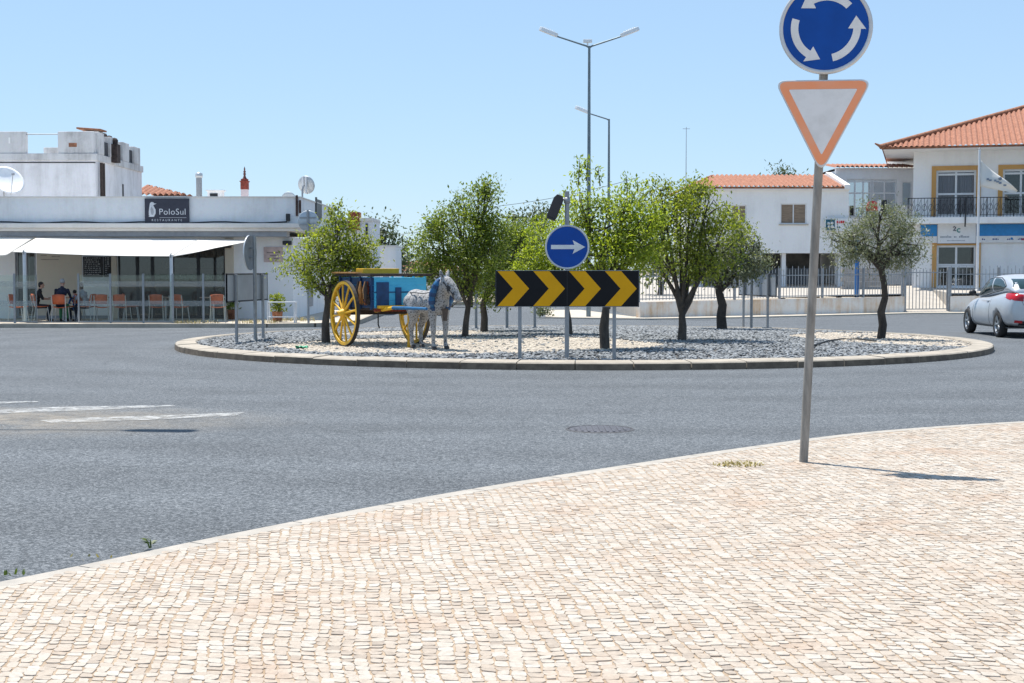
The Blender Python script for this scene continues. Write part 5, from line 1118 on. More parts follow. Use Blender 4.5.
# white metal bench with potted plant
q = W(282, 325, 42.6); t = thing('metal_rack', 'low white metal rack with two rails by the cafe corner', 'rack', (q.x, 42.6, TZ)); mb = MB()
for x_ in (-.40, .40):
    for y_ in (-.16, .16): mb.box(x_-.018, x_+.018, y_-.018, y_+.018, 0, .62)
mb.box(-.42, .42, -.18, .18, .60, .625); mb.box(-.40, .40, -.16, .16, .16, .18); mb.build('frame', M_WFR, t)
def potted(label, px, y, h, m=L_OR):
    q = Vector((X(px, y), y, TZ)); t = thing('potted_plant', label, 'plant', q, 0, 'potted plants at the cafe'); MB().lathe([(0, 0), (.13, 0), (.17, .30), (.18, .31), (.16, .30), (0, .28)], 20).build('pot', M_TILED, t); mb = MB(); rn = random.Random(px)
    for _ in range(260): d = rdir(rn); leaf(mb, Vector((rn.gauss(0, .10), rn.gauss(0, .10), .3 + rn.random()*h)), (d + Vector((0, 0, .5))).normalized(), rdir(rn), .14, .025)
    mb.build('foliage', m, t)
potted('leafy potted plant behind the white metal rack', 277, 43.4, .5); potted('small potted plant at the foot of the cafe wall by the grey sign back', 232, 45.3, .5, L_DK)
for px, y, h, lab in ((293, 43.8, .16, 'dry weeds at the foot of the cafe corner'), (255, 42.2, .12, 'dry weeds along the terrace kerb behind the grey sign back'), (198, 42.1, .10, 'low dry weeds along the terrace kerb near the middle chairs')): tuft('weed', lab, Vector((X(px, y), y, TZ)), 120, h, .45, M_DRY, 1.0)
# ---- on the cafe roof
RZ = zp0 + TZ + .08
def dish(label, c, r, az, tilt, back=False, mat_=None):
    t = thing('satellite_dish', label, 'satellite dish', c, az, 'satellite dishes on the cafe roof'); mb = MB(); M_T = Matrix.Rotation(tilt, 3, 'X')
    prof = [(r*k/8, .22*r*(k/8)**2) for k in range(9)]; prof = prof + [(p[0], p[1]+.015) for p in reversed(prof)]
    v0 = MB().lathe([(a, -h_) for a, h_ in prof], 32, axis='Y', smooth=True); v0.v = [tuple(M_T @ Vector((p[0], p[1], p[2])) + Vector((0, 0, r*1.25))) for p in v0.v]; v0.build('reflector', mat_ or M_ALU, t)
    MB().tube([(0, .12, r*1.25), (0, .22, r*.8), (0, .22, -.35)], .03, 10).build('mast', M_GALV, t); f_ = M_T @ Vector((0, -r*1.05, -r*.2)); MB().tube([M_T @ Vector((0, -.1*r, -r*.98)) + Vector((0, 0, r*1.25)), f_ + Vector((0, 0, r*1.25))], .014, 6).build('feed_arm', M_GALV, t); MB().obox(f_ + Vector((0, 0, r*1.25)), .07, .12, .07).build('receiver', M_GREY, t, bevel=.01); return t
dish('big white satellite dish at the left picture edge facing right', (X(8, 48), 48, Z(203, 48)), .56, R(42), R(-34), mat_=mat('dish_white', (.84, .85, .86), .6, var=.05))
d_ = dish('round grey satellite dish seen from its back at the right end of the cafe roof', (X(306, 48.2), 48.2, Z(196.5, 48)), .31, R(160), R(-14))
for s_ in (-1, 1): MB().box(s_*.06-.025, s_*.06+.025, .05, .09, .12, .68).build('brace', M_WFR, d_)
dish('small grey satellite dish half hidden behind the cafe parapet', (X(289, 48), 48, Z(209.5, 48)), .26, R(170), R(-18))
q = Vector((X(200, 49), 49, RZ)); t = thing('flue', 'shiny steel flue pipe with a cap on the cafe roof', 'flue pipe', q); h_ = Z(172, 49) - RZ; MB().cyl((0, 0, 0), (0, 0, h_-.12), .10, n=18).build('pipe', M_GALV, t); MB().lathe([(.10, h_-.2), (.125, h_-.19), (.125, h_-.05), (.0, h_)], 18).build('cap', M_ALU, t)
q = Vector((X(215.5, 48.6), 48.6, RZ)); t = thing('roof_vent_box', 'small pale box with a dark opening on the cafe roof beside the flue', 'vent box', q); h_ = Z(191, 48.6) - RZ; mb = MB(); mb.box(-.25, .25, 0, .4, 0, h_); mb.box(-.3, .3, -.05, .45, h_, h_+.04); mb.build('housing', M_WALL, t); MB().box(-.16, .10, -.02, -.002, h_-.22, h_-.08).build('opening', M_DKM, t)
q = Vector((X(245.5, 49.5), 49.5, RZ)); t = thing('chimney', 'slim chimney with white base, red brick top and ornate finial on the cafe roof', 'chimney', q); k = F/49.5; hh = lambda py: Z(py, 49.5) - RZ
MB().box(-.115, .115, -.115, .115, 0, hh(189.5)).build('stack', wall_mat('pink_white_paint', (.74, .62, .62), amount=.1), t); rb = MB().box(-.125, .125, -.125, .125, hh(189.5), hh(182)); rb.box(-.15, .15, -.15, .15, hh(182), hh(181)); rb.box(-.11, .11, -.11, .11, hh(181), hh(179)); rb.build('brick_top', mat('red_brick', (.34, .07, .045), .85, var=.3, scale=20, bump=.5), t)
fz = hh(179); MB().lathe([(.09, fz), (.05, fz+.06), (.03, fz+.14), (.06, fz+.17), (.025, fz+.21), (.05, fz+.25), (.02, fz+.30), (.03, fz+.34), (.0, fz+.44)], 14).build('finial', mat('dark_clay', (.16, .06, .05), .8), t)
q = Vector((X(288.5, 45.25), 45.25, zp0 + TZ - .01)); t = thing('floodlight', 'small dark floodlight on the cafe cornice below the small dish', 'floodlight', q); MB().obox((0, 0, .18), .13, .12, .24).build('housing', M_DKM, t, bevel=.015); MB().box(-.03, .03, -.02, .02, 0, .07).build('foot', M_GALV, t)
# ---- castellated house behind the cafe
tw = thing('castellated_house', 'weathered white house with battlements rising behind the cafe at the left', 'house', (0, 53, -.35)); z0 = .35
def twz(py, D=53): return Z(py, D) + .35
xr_ = X(97, 53); xl_ = -27; zt_ = twz(154)
mb = MB(); mb.box(xl_, xr_, 0, .25, 0, zt_); mb.box(xr_-.25, xr_, .25, 6.6, 0, zt_); mb.box(xl_, xr_-.25, 6.4, 6.6, 0, zt_); mb.build('wall', wall_mat('stained_old_render', (.80, .80, .82), (.36, .35, .34), amount=.6, lo=.2), tw)  # near-white old render with grey weather stains
MB().box(xl_, xr_-.25, .25, 6.4, zt_-.25, zt_-.12).build('roof', M_CORN, tw)
mb = MB(); mb.box(xl_, xr_+.06, -.06, 0, twz(160.5), twz(153.5)); mb.box(xr_, xr_+.06, 0, 6.65, twz(160.5), twz(153.5)); mb.build('string_course', M_OLD, tw, bevel=.01); MB().box(xl_, xr_, -.02, -.001, twz(163), twz(162)).build('crack_line', M_DKM, tw)
zm0, zm1 = twz(153.4), twz(131.5)
for a, b_ in ((-75, -40), (-8, 28), (60, 96)): MB().box(X(a, 53), X(b_, 53), -.03, .25, zm0, zm1).build('merlon', M_OLD, tw, bevel=.02)
for y_ in (.0, 1.75, 3.5, 5.2): MB().box(xr_-.22, xr_+.07, y_ + (.26 if y_ == 0 else 0), y_+.95, zm0, zm1 - .02*y_).build('merlon', M_OLD, tw, bevel=.02)
for y_ in (.98, 2.72, 4.47): MB().box(xr_-.12, xr_-.02, y_, y_+.76, zm0, zm1-.28).build('gap_shade_infill', mat('gap_shade_infill', (.07, .075, .085), .9, var=.3) if y_ < 1 else bpy.data.materials['gap_shade_infill'], tw)  # dark boxes added to darken the openings between side merlons
for k_ in range(5): MB().box(xr_-2.0-k_*2.0, xr_-.9-k_*2.0, 6.35, 6.6, zm0, zm1-.05).build('merlon', M_OLD, tw, bevel=.02)
MB().tube([(X(20, 53), .1, twz(134)), (X(64, 53), .1, twz(134))], .02, 6).build('rail', M_GREY, tw); MB().box(X(11.2, 53), X(12.6, 53), -.036, -.028, twz(143.5), twz(137.5)).build('slot', M_WALL2, tw); MB().box(X(71, 53), X(79, 53), -.04, -.028, twz(147), twz(143)).build('bare_patch', M_TILED, tw)
for y_ in (.35, .62): MB().cyl((xr_+.12, y_, .5), (xr_+.12, y_, zt_-.3), .06, n=10).build('drainpipe', M_DKW, tw)
MB().box(xr_+.001, xr_+.03, 3.6, 3.72, 2.0, zt_-.9).build('crack', M_DKM, tw)
q = Vector((X(95, 55), 55, zt_ - .35 - .12)); t = thing('roof_canopy', 'small brown tiled chimney hood and dark pots on top of the castellated house', 'chimney', q); hz = Z(128.5, 55) - q.z; cm = MB(); cm.box(-.3, .3, -.3, .3, 0, hz-.12); cm.build('stack', M_OLD, t); hd_ = MB(); hd_.obox((-.05, 0, hz-.05), .95, .8, .07, 0, R(4)); hd_.build('hood', M_TILED, t, bevel=.02); pt = MB()
for k_ in range(3): pt.lathe([(.12, 0), (.15, .3-.06*k_), (.10, .42-.08*k_), (0, .45-.08*k_)], 12, c=(.42+.17*k_, .1*k_, hz-.62))
pt.box(.3, .95, -.12, .35, hz-1.3, hz-.6); pt.build('pots', mat('sooty_clay', (.07, .05, .045), .9, var=.4), t)
# ---- low tiled roof house behind the cafe and annex down the side street
t = thing('tiled_house', 'red tiled roof showing just above the cafe parapet next to the castellated house', 'house', (0, 60, -.36)); mb = MB(); zr = Z(196, 60) + .36
MB().box(X(128, 60), X(186, 60), 0, 5, 0, zr).build('wall', M_WALL, t); rr = tile_slope(MB(), (X(126, 60), -.2, zr-.02), (X(188, 60), -.2, zr-.02), .55, 2.7, 0.3, 2.3); tile_slope(rr, (X(188, 60), 5.2, zr-.02), (X(126, 60), 5.2, zr-.02), .55, 2.7, 2.3, .3, inward=Vector((0, -1, 0))); rr.build('roof', M_TILE, t)
an = thing('annex', 'long low white annex with a red brick turret half hidden behind the left tree', 'house', (0, 56, -.34)); z_a = Z(221, 56) + .34
mb = MB(); mb.box(X(322, 56), X(373, 56), 0, 3, 0, z_a); mb.build('wall', M_WALL, an); MB().box(X(321.5, 56), X(373.5, 56), -.1, 3.1, z_a, z_a+.12).build('coping', M_CORN, an); MB().box(X(349, 56), X(360, 56), -.12, .6, z_a-.35, z_a+.35).build('brick_turret', bpy.data.materials['red_brick'], an, bevel=.01); MB().box(X(366, 56), X(368, 56), -.05, -.001, z_a-.9, z_a-.1).build('drainpipe', M_DKM, an); MB().box(X(340, 56), X(346, 56), -.02, -.001, .9, 1.9).build('shutter', M_GREY, an)
sh_ = thing('white_shed', 'small white block building in the gap behind the yellow cart seat', 'shed', (0, 60, -.36)); MB().box(X(376, 60), X(396, 60), 0, 3, 0, Z(247, 60)+.36).build('wall', M_WALL2, sh_); MB().box(X(375.6, 60), X(396.4, 60), -.06, 3.06, Z(247, 60)+.36, Z(247, 60)+.43).build('coping', M_CORN, sh_); MB().box(X(383, 60), X(389, 60), -.02, -.001, .1, 1.6).build('door', M_GREY, sh_)
fh_ = thing('far_house', 'far small house with an orange roof seen between cart and tall tree', 'house', (X(412, 100), 100, -.48)); zr = Z(272, 100)+.48; MB().box(-4.2, 4.2, 0, 6, 0, zr).build('wall', M_WALL2, fh_); rr = tile_slope(MB(), (-4.5, -.3, zr-.05), (4.5, -.3, zr-.05), .75, 3.3, 3, 3, pitch=.3); rr.build('roof', M_TILE, fh_)
for x_ in (-2.4, 0.6): window(fh_, 'window', x_, x_+1.0, .9, zr-.3, -.03, M_WFR, M_CGL)
# ---- side street pavement, low walls in the far gap
mb = MB(); mb.prism([(-3.6, 57), (2.2, 62), (4.4, 62), (4.4, 49.5), (1.0, 52.2)], (0, 0, -.8), EX, BK, (0, 0, .8-.20)) if False else None
pv = MB(); PP = [(1.2, 51.0), (4.6, 49.2), (8, 50.9), (16.3, 57.0), (30, 57.6), (30, 61), (16, 59.5), (4.4, 51.6), (3.0, 62), (1.5, 62)]; pv.add([(x, y, gz(y)+.05) for x, y in PP] + [(x, y, gz(y)-.3) for x, y in PP], [tuple(range(10))] + [(i, (i+1) % 10, (i+1) % 10 + 10, i+10) for i in range(10)]); structure('far_pavement', pv, M_SLAB)
lw = thing('garden_wall', 'low tan wall across the end of the street behind the chevron board', 'wall', (0, 74, -.45)); MB().box(-7, 4.5, 0, .25, 0, Z(303, 74)+.45).build('wall', M_BEIGE, lw); MB().box(-7.04, 4.54, -.04, .29, Z(303, 74)+.45, Z(303, 74)+.52).build('coping', M_SLAB, lw)
def brush(name, label, c, n, sx, sy, sz, m, seed, ll=.14, lw_=.035):
    rn = random.Random(seed); mb = MB(); st_ = MB()
    for k_ in range(12): d = rdir(rn); st_.tube([(0, 0, -.05), (d.x*sx*.5, d.y*sy*.5, sz*.5), (d.x*sx*.9, d.y*sy*.9, sz*rn.uniform(.6, 1))], [.012, .009, .004], 4)
    for _ in range(n): d = rdir(rn); r = rn.random()**.5; leaf(mb, Vector((d.x*sx*r, d.y*sy*r, abs(d.z)*sz*r)), rdir(rn), rdir(rn), ll*rn.uniform(.6, 1.2), lw_)
    t = thing(name, label, 'plant', c, rn.random()*6); st_.build('stems', M_BARK, t); mb.build('foliage', m, t); return t
brush('shrub', 'small dry shrub on the pavement edge behind the middle of the chevron board', (X(543, 51.3), 51.6, -.2), 240, .5, .4, .5, L_OL, 41)
# ---- fenced yard wall on the right
A, B_, C_ = Vector((X(640, 50.4), 50.4)), Vector((X(905, 58.0), 58.0)), Vector((X(951, 58.6), 58.6)); E_ = Vector((26.5, 59.6))
M_YW = wall_mat('yard_wall_stained', (0.82, 0.785, 0.73), (.64, .40, .19), amount=.95, lo=.20, hi=.40); M_FEN = mat('fence_steel', (.33, .345, .36), .5, .4, var=.12); M_YARD = mat('yard_paving', (.47, .435, .38), .9, col2=(.38, .34, .29), scale=2, bump=.3)
def wallrun(label, a, b_, top_a, top_b, fence_h, nm='yard_wall', fl='grey steel bar fence on the yard wall'):
    d = (b_-a); L_ = d.length; rz = math.atan2(d.y, d.x); za = -.62; t = thing(nm, label, 'wall', (a.x, a.y, za), rz, 'white yard walls'); mb = MB()
    mb.add([(0, 0, 0), (L_, 0, 0), (L_, .22, 0), (0, .22, 0), (0, 0, top_a-za), (L_, 0, top_b-za), (L_, .22, top_b-za), (0, .22, top_a-za)], [(0,1,5,4), (1,2,6,5), (2,3,7,6), (3,0,4,7), (4,5,6,7), (0,3,2,1)]); mb.build('wall', M_YW, t)
    f = thing('fence', fl, 'fence', (a.x, a.y, 0), rz, 'steel bar fences'); n_ = int(L_/2.4) + 1
    def zt_(x): return top_a + (top_b-top_a)*x/L_
    for k_ in range(n_+1): x_ = min(max(L_*k_/n_, .04), L_-.04); MB().box(x_-.035, x_+.035, .08, .15, zt_(x_)-.02, zt_(x_)+fence_h+.05).build('post', M_FEN, f)
    for k_ in range(n_):
        xa, xb = L_*k_/n_+.06, L_*(k_+1)/n_-.06; pn = MB(); nb = int((xb-xa)/.155)
        for r_ in (.10, fence_h-.22): pn.obox(((xa+xb)/2, .115, zt_((xa+xb)/2)+r_), xb-xa, .02, .035, 0, -math.atan2(top_b-top_a, L_))
        for i in range(nb+1):
            x_ = xa + (xb-xa)*i/nb; h2 = fence_h + (.10 if i % 2 == 0 else -.02); pn.box(x_-.009, x_+.009, .106, .124, zt_(x_)+.05, zt_(x_)+h2); pn.add([(x_-.009, .106, zt_(x_)+h2), (x_+.009, .106, zt_(x_)+h2), (x_+.009, .124, zt_(x_)+h2), (x_-.009, .124, zt_(x_)+h2), (x_, .115, zt_(x_)+h2+.05)], [(0,1,4), (1,2,4), (2,3,4), (3,0,4)])
        pn.build('bars', M_FEN, f)
    return t
ta = Z(302, A.y); tb_ = Z(296.5, B_.y)
wallrun('long low yard wall with orange damp stains behind the right half of the island', A, B_, ta, tb_, 1.12, fl='long grey steel bar fence on the stained yard wall behind the island')
wallrun('short yard wall right of the gate, partly behind the silver car', C_, E_, tb_, tb_+.05, 1.12, fl='grey steel bar fence right of the gate behind the silver car')
gd = C_-B_; gt = thing('gate', 'grey steel bar gate in the yard wall left of the flagpole', 'gate', (B_.x, B_.y, 0), math.atan2(gd.y, gd.x)); GL = gd.length; zb_, zt2 = Z(311, 58), Z(270, 58); mb = MB()
for x_ in (.05, GL-.05): MB().box(x_-.05, x_+.05, .05, .15, -.6, zt2+.12).build('post', M_FEN, gt)
mb.box(.1, GL-.1, .085, .115, zb_+.05, zb_+.09); mb.box(.1, GL-.1, .085, .115, zt2-.12, zt2-.08)
nb = 12
for i in range(nb+1): x_ = .12 + (GL-.24)*i/nb; mb.box(x_-.012, x_+.012, .088, .112, zb_+.06, zt2 + (.06 if i % 2 else 0))
mb.build('leaf', M_FEN, gt)
yd = MB(); A2, E2 = A + Vector((0, .23)), E_ + Vector((0, .23)); zz = lambda y: .27 + (y-50)*.0225
yp = [(A2.x+.03, A2.y), (B_.x-.02, B_.y+.2), (B_.x+.3, B_.y+4), (C_.x+.4, C_.y+4), (C_.x+.02, C_.y+.2), (E2.x, E2.y), (42, 62), (42, 84), (A2.x+.03, 84)]
yd.add([(x, y, zz(y)) for x, y in yp], [tuple(range(len(yp)))]); q4 = [(B_.x-.02, B_.y-.05, -.30), (C_.x+.02, C_.y-.05, -.30), (C_.x+.4, C_.y+4, zz(C_.y+4)), (B_.x+.3, B_.y+4, zz(B_.y+4)), (B_.x-.02, B_.y+.2, zz(B_.y+.2)), (C_.x+.02, C_.y+.2, zz(C_.y+.2))]; yd.add(q4, [(0,1,2,3), (0,3,4), (1,5,2)]); yd.add([(yp[0][0], yp[0][1], -.7), (yp[0][0], 84, -.7), (yp[0][0], 84, zz(84)), (yp[0][0], yp[0][1], zz(yp[0][1]))], [(0,1,2,3)])
structure('yard', yd, M_YARD)
# blue post, flagpole, sign boxes
M_PBL = mat('post_blue', (.015, .10, .36), .4, col2=(.012, .16, .40), scale=2)
q = Vector((X(857, 57), 57, Z(318.5, 57))); t = thing('blue_post', 'slim blue post at the yard wall behind the lone olive tree', 'post', q); hb_ = Z(238, 57) - q.z; MB().cyl((0, 0, .05), (0, 0, hb_), .085, n=18).build('pole', M_PBL, t); MB().box(-.16, .16, -.16, .16, 0, .05).build('base', M_GALV, t); MB().ball((0, 0, hb_), (.09, .09, .05)).build('cap', M_PBL, t)
# ---- middle house
mh_ = thing('middle_house', 'white two storey house with red tiled roof and dark open ground floor behind the fence', 'house', (0, 66, .55)); 
def mz(py, D=66): return Z(py, D) - .55
x0, x1 = X(690, 66), X(848, 66); zu0, zu1 = mz(250.5), mz(189)
holes = [(X(731, 66), X(746, 66), mz(223.5), mz(205)), (X(780, 66), X(806, 66), mz(224), mz(203.5))]
mb = wall_holes(MB(), x0, x1, zu0, zu1, 0, .25, holes); mb.box(x0, x0+.25, .25, 7, zu0, zu1); mb.box(x1-.25, x1, .25, 7, zu0, zu1); mb.box(x0+.25, x1-.25, 6.75, 7, -.5, zu1); mb.box(x0, x1, .0, 7, zu0-.12, zu0-.001) ; mb.build('wall', M_WALL2, mh_)
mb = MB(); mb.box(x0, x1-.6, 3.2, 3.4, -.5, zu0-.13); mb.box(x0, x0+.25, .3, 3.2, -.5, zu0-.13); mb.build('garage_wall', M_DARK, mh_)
for px in (702, 785, 841.5): MB().box(X(px-2, 66), X(px+2, 66), .3, .6, -.5, zu0-.121).build('pillar', M_WALL, mh_)
MB().box(X(760, 66), X(838, 66), 2.9, 3.19, -.4, mz(268)).build('shutter', mat('blue_grey_shutter', (.12, .14, .17), .6), mh_)
M_SHUT = mat('brown_shutter', (.27, .20, .14), .7, var=.2, scale=4, stretch=(1, 1, 9))
for a, b_, c, d in holes: w_ = window(mh_, 'window', a, b_, c, d, .08, M_WFR, M_SHUT, 2, (), .05); MB().box(a-.08, b_+.08, -.06, .07, c-.06, c-.001).build('sill', M_SLAB, mh_)
rr = MB(); ze = zu1 + .02; tile_slope(rr, (x0-.15, -.32, ze), (x1-.28, -.32, ze), .78, 4.0, 1.7, 0, pitch=.22, rows=12); tile_slope(rr, (x0-.15, 7.3, ze), (x0-.15, -.32, ze), .78, 1.7, 3.8, 3.8, pitch=.22, inward=Vector((1, 0, 0)), rows=12); rr.build('roof', M_TILE, mh_)
MB().box(x0-.1, x1-.28, -.30, .2, ze-.01, ze+.075).build('eave_mortar', M_TILED, mh_); mb = MB(); mb.box(x0-.1, x1, -.24, 0, zu1-.06, ze-.012); mb.build('eave', M_WALL2, mh_); mb = MB(); mb.prism([(-.34, ze-.03), (3.7, ze+.80), (3.7, ze+1.0), (-.34, ze+.16)], (x1-.27, 0, 0), BK, EZ, (.25, 0, 0)); mb.build('verge', M_WALL2, mh_)
# ---- glazed stair house
gh = thing('glazed_house', 'white house with a glazed upper floor between the middle and yellow trimmed houses', 'house', (0, 69, .6)); z6 = lambda py: Z(py, 69) - .6
ga, gb = X(835, 69), X(914, 69); gh_holes = [(X(846, 69), X(896, 69), z6(217), z6(179)), (X(901, 69), X(911, 69), z6(206), z6(181.5))]
mb = wall_holes(MB(), ga, gb, -.5, z6(168), 0, .25, gh_holes); mb.box(ga, gb, 4, 4.2, -.5, z6(168)); mb.box(ga, ga+.2, .25, 4, -.5, z6(168)); mb.build('wall', M_WALL2, gh)
window(gh, 'glazing', X(846, 69), X(871, 69), z6(217), z6(179), .1, M_WFR, glass_mat('sky_glass', (.35, .45, .5), .6), 3, (z6(193), z6(181.5)), .07); window(gh, 'glazing', X(871.5, 69), X(896, 69), z6(217), z6(179), .1, M_WFR, bpy.data.materials['sky_glass'], 2, (z6(193), z6(181.5)), .07); window(gh, 'window', X(901, 69), X(911, 69), z6(206), z6(181.5), .1, M_WFR, bpy.data.materials['sky_glass'], 1)
rr = tile_slope(MB(), (ga-.1, -.3, z6(168.5)), (gb, -.3, z6(168.5)), .25, 2.2, 0, 0, pitch=.22, rows=6); rr.build('roof', M_TILE, gh); MB().box(ga, gb, .3, 3.9, z6(168)-.12, z6(168)-.02).build('ceiling', M_WALL, gh)
bl = thing('block_wall', 'grey block garden wall behind the lone olive tree', 'wall', (0, 63, .5)); bm_ = mat('grey_blocks', (.36, .34, .32), .9, var=.2, scale=3); mb = MB()
for r_ in range(5):
    for k_ in range(6): xx = X(842, 63) + k_*.30 + (.15 if r_ % 2 else 0); mb.box(xx, xx+.29, 0, .2, r_*.2, r_*.2+.19)
mb.build('wall', bm_, bl)
sb = thing('wall_sign', 'white sign with teal square emblem and red lettering at the middle house\'s corner', 'sign', (X(836, 65.8), 65.8, Z(231, 65.8))); k = F/65.8; MB().box(-12/k, 16/k, -.06, .0, 0, 12.5/k).build('panel', M_WFR, sb, bevel=.006); M_TEAL = mat('teal', (.01, .10, .15), .5)
e_ = MB().box(-11/k, -2/k, -.068, -.0605, 1/k, 11.5/k).build('emblem', M_TEAL, sb); em = MB()
for dx_, dz_ in ((-8.2, 7.4), (-4.8, 7.8), (-7.6, 4.2), (-4.6, 4.4)): em.lathe([(0, -.071), (1.5/k, -.071), (1.5/k, -.0685)], 14, c=(dx_/k, 0, dz_/k), axis='Y')
em.build('emblem_petals', M_WFR, e_); M_REDL = mat('red_letter', (.55, .02, .03), .5)
rl = MB()
for k2, w2 in enumerate((1.4, 1.6, 2.0, 1.6)): xx = (-.2 + sum((1.4, 1.6, 2.0, 1.6)[:k2]) + .35*k2)/k; rl.box(xx, xx+w2/k, -.066, -.0605, 7.6/k, 10.2/k) if k2 != 1 else rl.prism([(0, 0), (w2/k, 0), (w2/k*.7, 2.6/k), (w2/k*.3, 2.6/k)], (xx, -.0605, 7.6/k), EX, EZ, (0, -.0055, 0))
rl.build('red_lettering', M_REDL, sb); 
for a, b_ in ((0, 1.4), (2, 3.2)): MB().box(a/k, b_/k, -.066, -.0605, 2.8/k, 4.6/k).build('dark_lettering', M_TEAL, sb)
rs = thing('projecting_sign', 'red round topped shop sign with a white ring above the lone olive tree', 'sign', (X(872, 66), 66, Z(219, 66))); k = F/66
MB().prism([(-6/k, 8/k)] + [(p[0]-0/k, p[1]) for p in arc(0, 12/k, 6/k, PI*.93, PI*.28, 10)] + [(5/k, 8/k), (5/k, 12/k)][:1], (0, 0, 0), EX, EZ, (0, .12, 0)).build('red_hood', M_REDL, rs); gp_ = MB().prism([(-5.5/k, 9.5/k), (-4.5/k, 3/k), (-1/k, 0), (4.6/k, 0), (4.6/k, 9.5/k)], (0, .01, 0), EX, EZ, (0, .1, 0)).build('grey_base', M_GREY, rs)
MB().lathe([(1.2/k, -.004), (2.4/k, -.004), (2.4/k, .009), (1.2/k, .009)], 20, c=(-.6/k, 0, 4.6/k), axis='Y', closed=True).build('ring_emblem', M_WFR, rs); MB().box(5.3/k, 8.3/k, 0, .12, 1/k, 19/k).build('white_panel', M_WFR, rs); MB().box(8.6/k, 14/k, .02, .1, 3/k, 19/k).build('dark_panel', M_DKM, rs)
# ---- yellow trimmed house
yh = thing('yellow_trimmed_house', 'white house with ochre window trims, iron balcony and hip roof at the right edge', 'house', (X(912, 65), 65, .62), R(-16)); YM = Matrix.Translation((X(912, 65), 65, .62)) @ Matrix.Rotation(R(-16), 4, 'Z'); YX = lambda px: (X(px, 65)-X(912, 65))*.955
z7 = lambda py, D=65: Z(py, D) - .62
ya, yb = 0.0, 15.0; ztop = z7(152)
hl = [(YX(935), YX(974.5), z7(216.5), z7(171)), (YX(1000.5), YX(1036), z7(216.5), z7(171)), (YX(1072), YX(1095), z7(216.5), z7(171))]; hd2 = [(YX(936.5), YX(975.5), 0, z7(245.5)), (YX(1040), YX(1075), .6, z7(245.5))]
zmid = z7(221)
mb = wall_holes(MB(), ya, yb, zmid, ztop, 0, .3, hl); wall_holes(mb, ya, yb, -.7, zmid, 0, .3, hd2); mb.box(ya, ya+.3, .3, 12, -.7, ztop); mb.box(yb-.3, yb, .3, 12, -.7, ztop); mb.box(ya+.3, yb-.3, 11.7, 12, -.7, ztop); mb.build('wall', M_WALL2, yh)
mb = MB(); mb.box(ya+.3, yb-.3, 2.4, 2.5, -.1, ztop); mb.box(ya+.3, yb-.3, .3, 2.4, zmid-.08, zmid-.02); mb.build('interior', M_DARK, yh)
def trim(a, b_, c, d, y=-.06, w_=.2, bot=False):
    f = MB(); f.box(a-w_, a, y, -.001, c, d+w_); f.box(b_, b_+w_, y, -.001, c, d+w_); f.box(a, b_, y, -.001, d, d+w_); f.build('ochre_trim', M_OCH, yh, bevel=.006)
for h in hl + hd2: trim(*h)
M_CUR = mat('curtain', (.40, .35, .38), .9, col2=(.24, .21, .24), scale=9, stretch=(1.6, 1, .03))
for i, h in enumerate(hl):
    window(yh, 'balcony_door', h[0], h[1], h[2], h[3], .12, M_WFR, M_LGL if i != 1 else M_DGL, 2, (h[3]-.18, h[2]+1.0), .09)
    if i != 1:
        v = []; n_ = 60; mb = MB()
        for k_ in range(n_+1): x_ = h[0]+.05 + (h[1]-h[0]-.1)*k_/n_; y_ = .30 + .035*math.sin(k_*1.15) + .02*math.sin(k_*.43); v += [(x_, y_, h[2]+.03), (x_, y_, h[3]-.1)]
        mb.add(v, [(2*k_, 2*k_+2, 2*k_+3, 2*k_+1) for k_ in range(n_)], 0, True); mb.build('curtain', M_CUR, yh)
window(yh, 'entrance_door', hd2[0][0], hd2[0][1], 0, hd2[0][3], .12, M_WFR, M_DGL, 2, (.95, 1.02), .09); window(yh, 'window', hd2[1][0], hd2[1][1], .6, hd2[1][3], .12, M_WFR, M_DGL, 2)
zs0, zs1 = z7(224.5), z7(218.2); MB().box(ya-.25, yb, -1.1, -.065, zs0, zs1).build('balcony_slab', M_WALL2, yh, bevel=.015)
rl = MB(); ry = -1.05; zr1 = z7(198, 64)
rl.box(ya-.22, yb, ry-.02, ry+.02, zr1-.035, zr1); rl.box(ya-.22, yb, ry-.012, ry+.012, zs1+.08, zs1+.10); x_ = ya-.2; i = 0
while x_ < yb:
    rl.box(x_-.009, x_+.009, ry-.009, ry+.009, zs1, zr1-.03)
    if i % 8 == 0: rl.box(x_-.022, x_+.022, ry-.022, ry+.022, zs1, zr1-.036)
    if i % 2 == 0:
        zc2 = (zs1+zr1)/2; rl.tube([(x_+.14+.10*math.cos(a), ry, zc2+.14*math.sin(a)) for a in [2*PI*k_/12 for k_ in range(13)]], .010, 5); rl.tube([(x_+.02, ry, zs1+.1), (x_+.26, ry, zr1-.1)], .008, 4)
    x_ += .14; i += 1
rl.build('balcony_railing', M_DKM, yh); MB().tube([(YX(964), -1.14, zr1), (YX(963.5), -1.16, zs0-.15)], .03, 6).build('drain_spout', M_DKM, yh)
M_SKB = mat('fascia_blue', (.015, .22, .56), .45, var=.08); zb0, zb1, zb2 = z7(243), z7(236.5), z7(225)
fa = MB().box(ya+.35, yb, -.14, -.065, zb1, zb2).build('blue_fascia', M_SKB, yh); fw_ = MB().box(ya+.35, yb, -.135, -.066, zb0, zb1-.002).build('white_fascia', M_WFR, yh)
lrn = random.Random(14); lm = MB(); x_ = YX(981)
while x_ < YX(1100):
    for _ in range(lrn.randint(2, 6)): w2 = lrn.uniform(.03, .07); lm.box(x_, x_+w2, -.139, -.1355, (zb0+zb1)/2-.03, (zb0+zb1)/2 + lrn.uniform(.01, .05)); x_ += w2 + .025
    x_ += lrn.uniform(.15, .35)
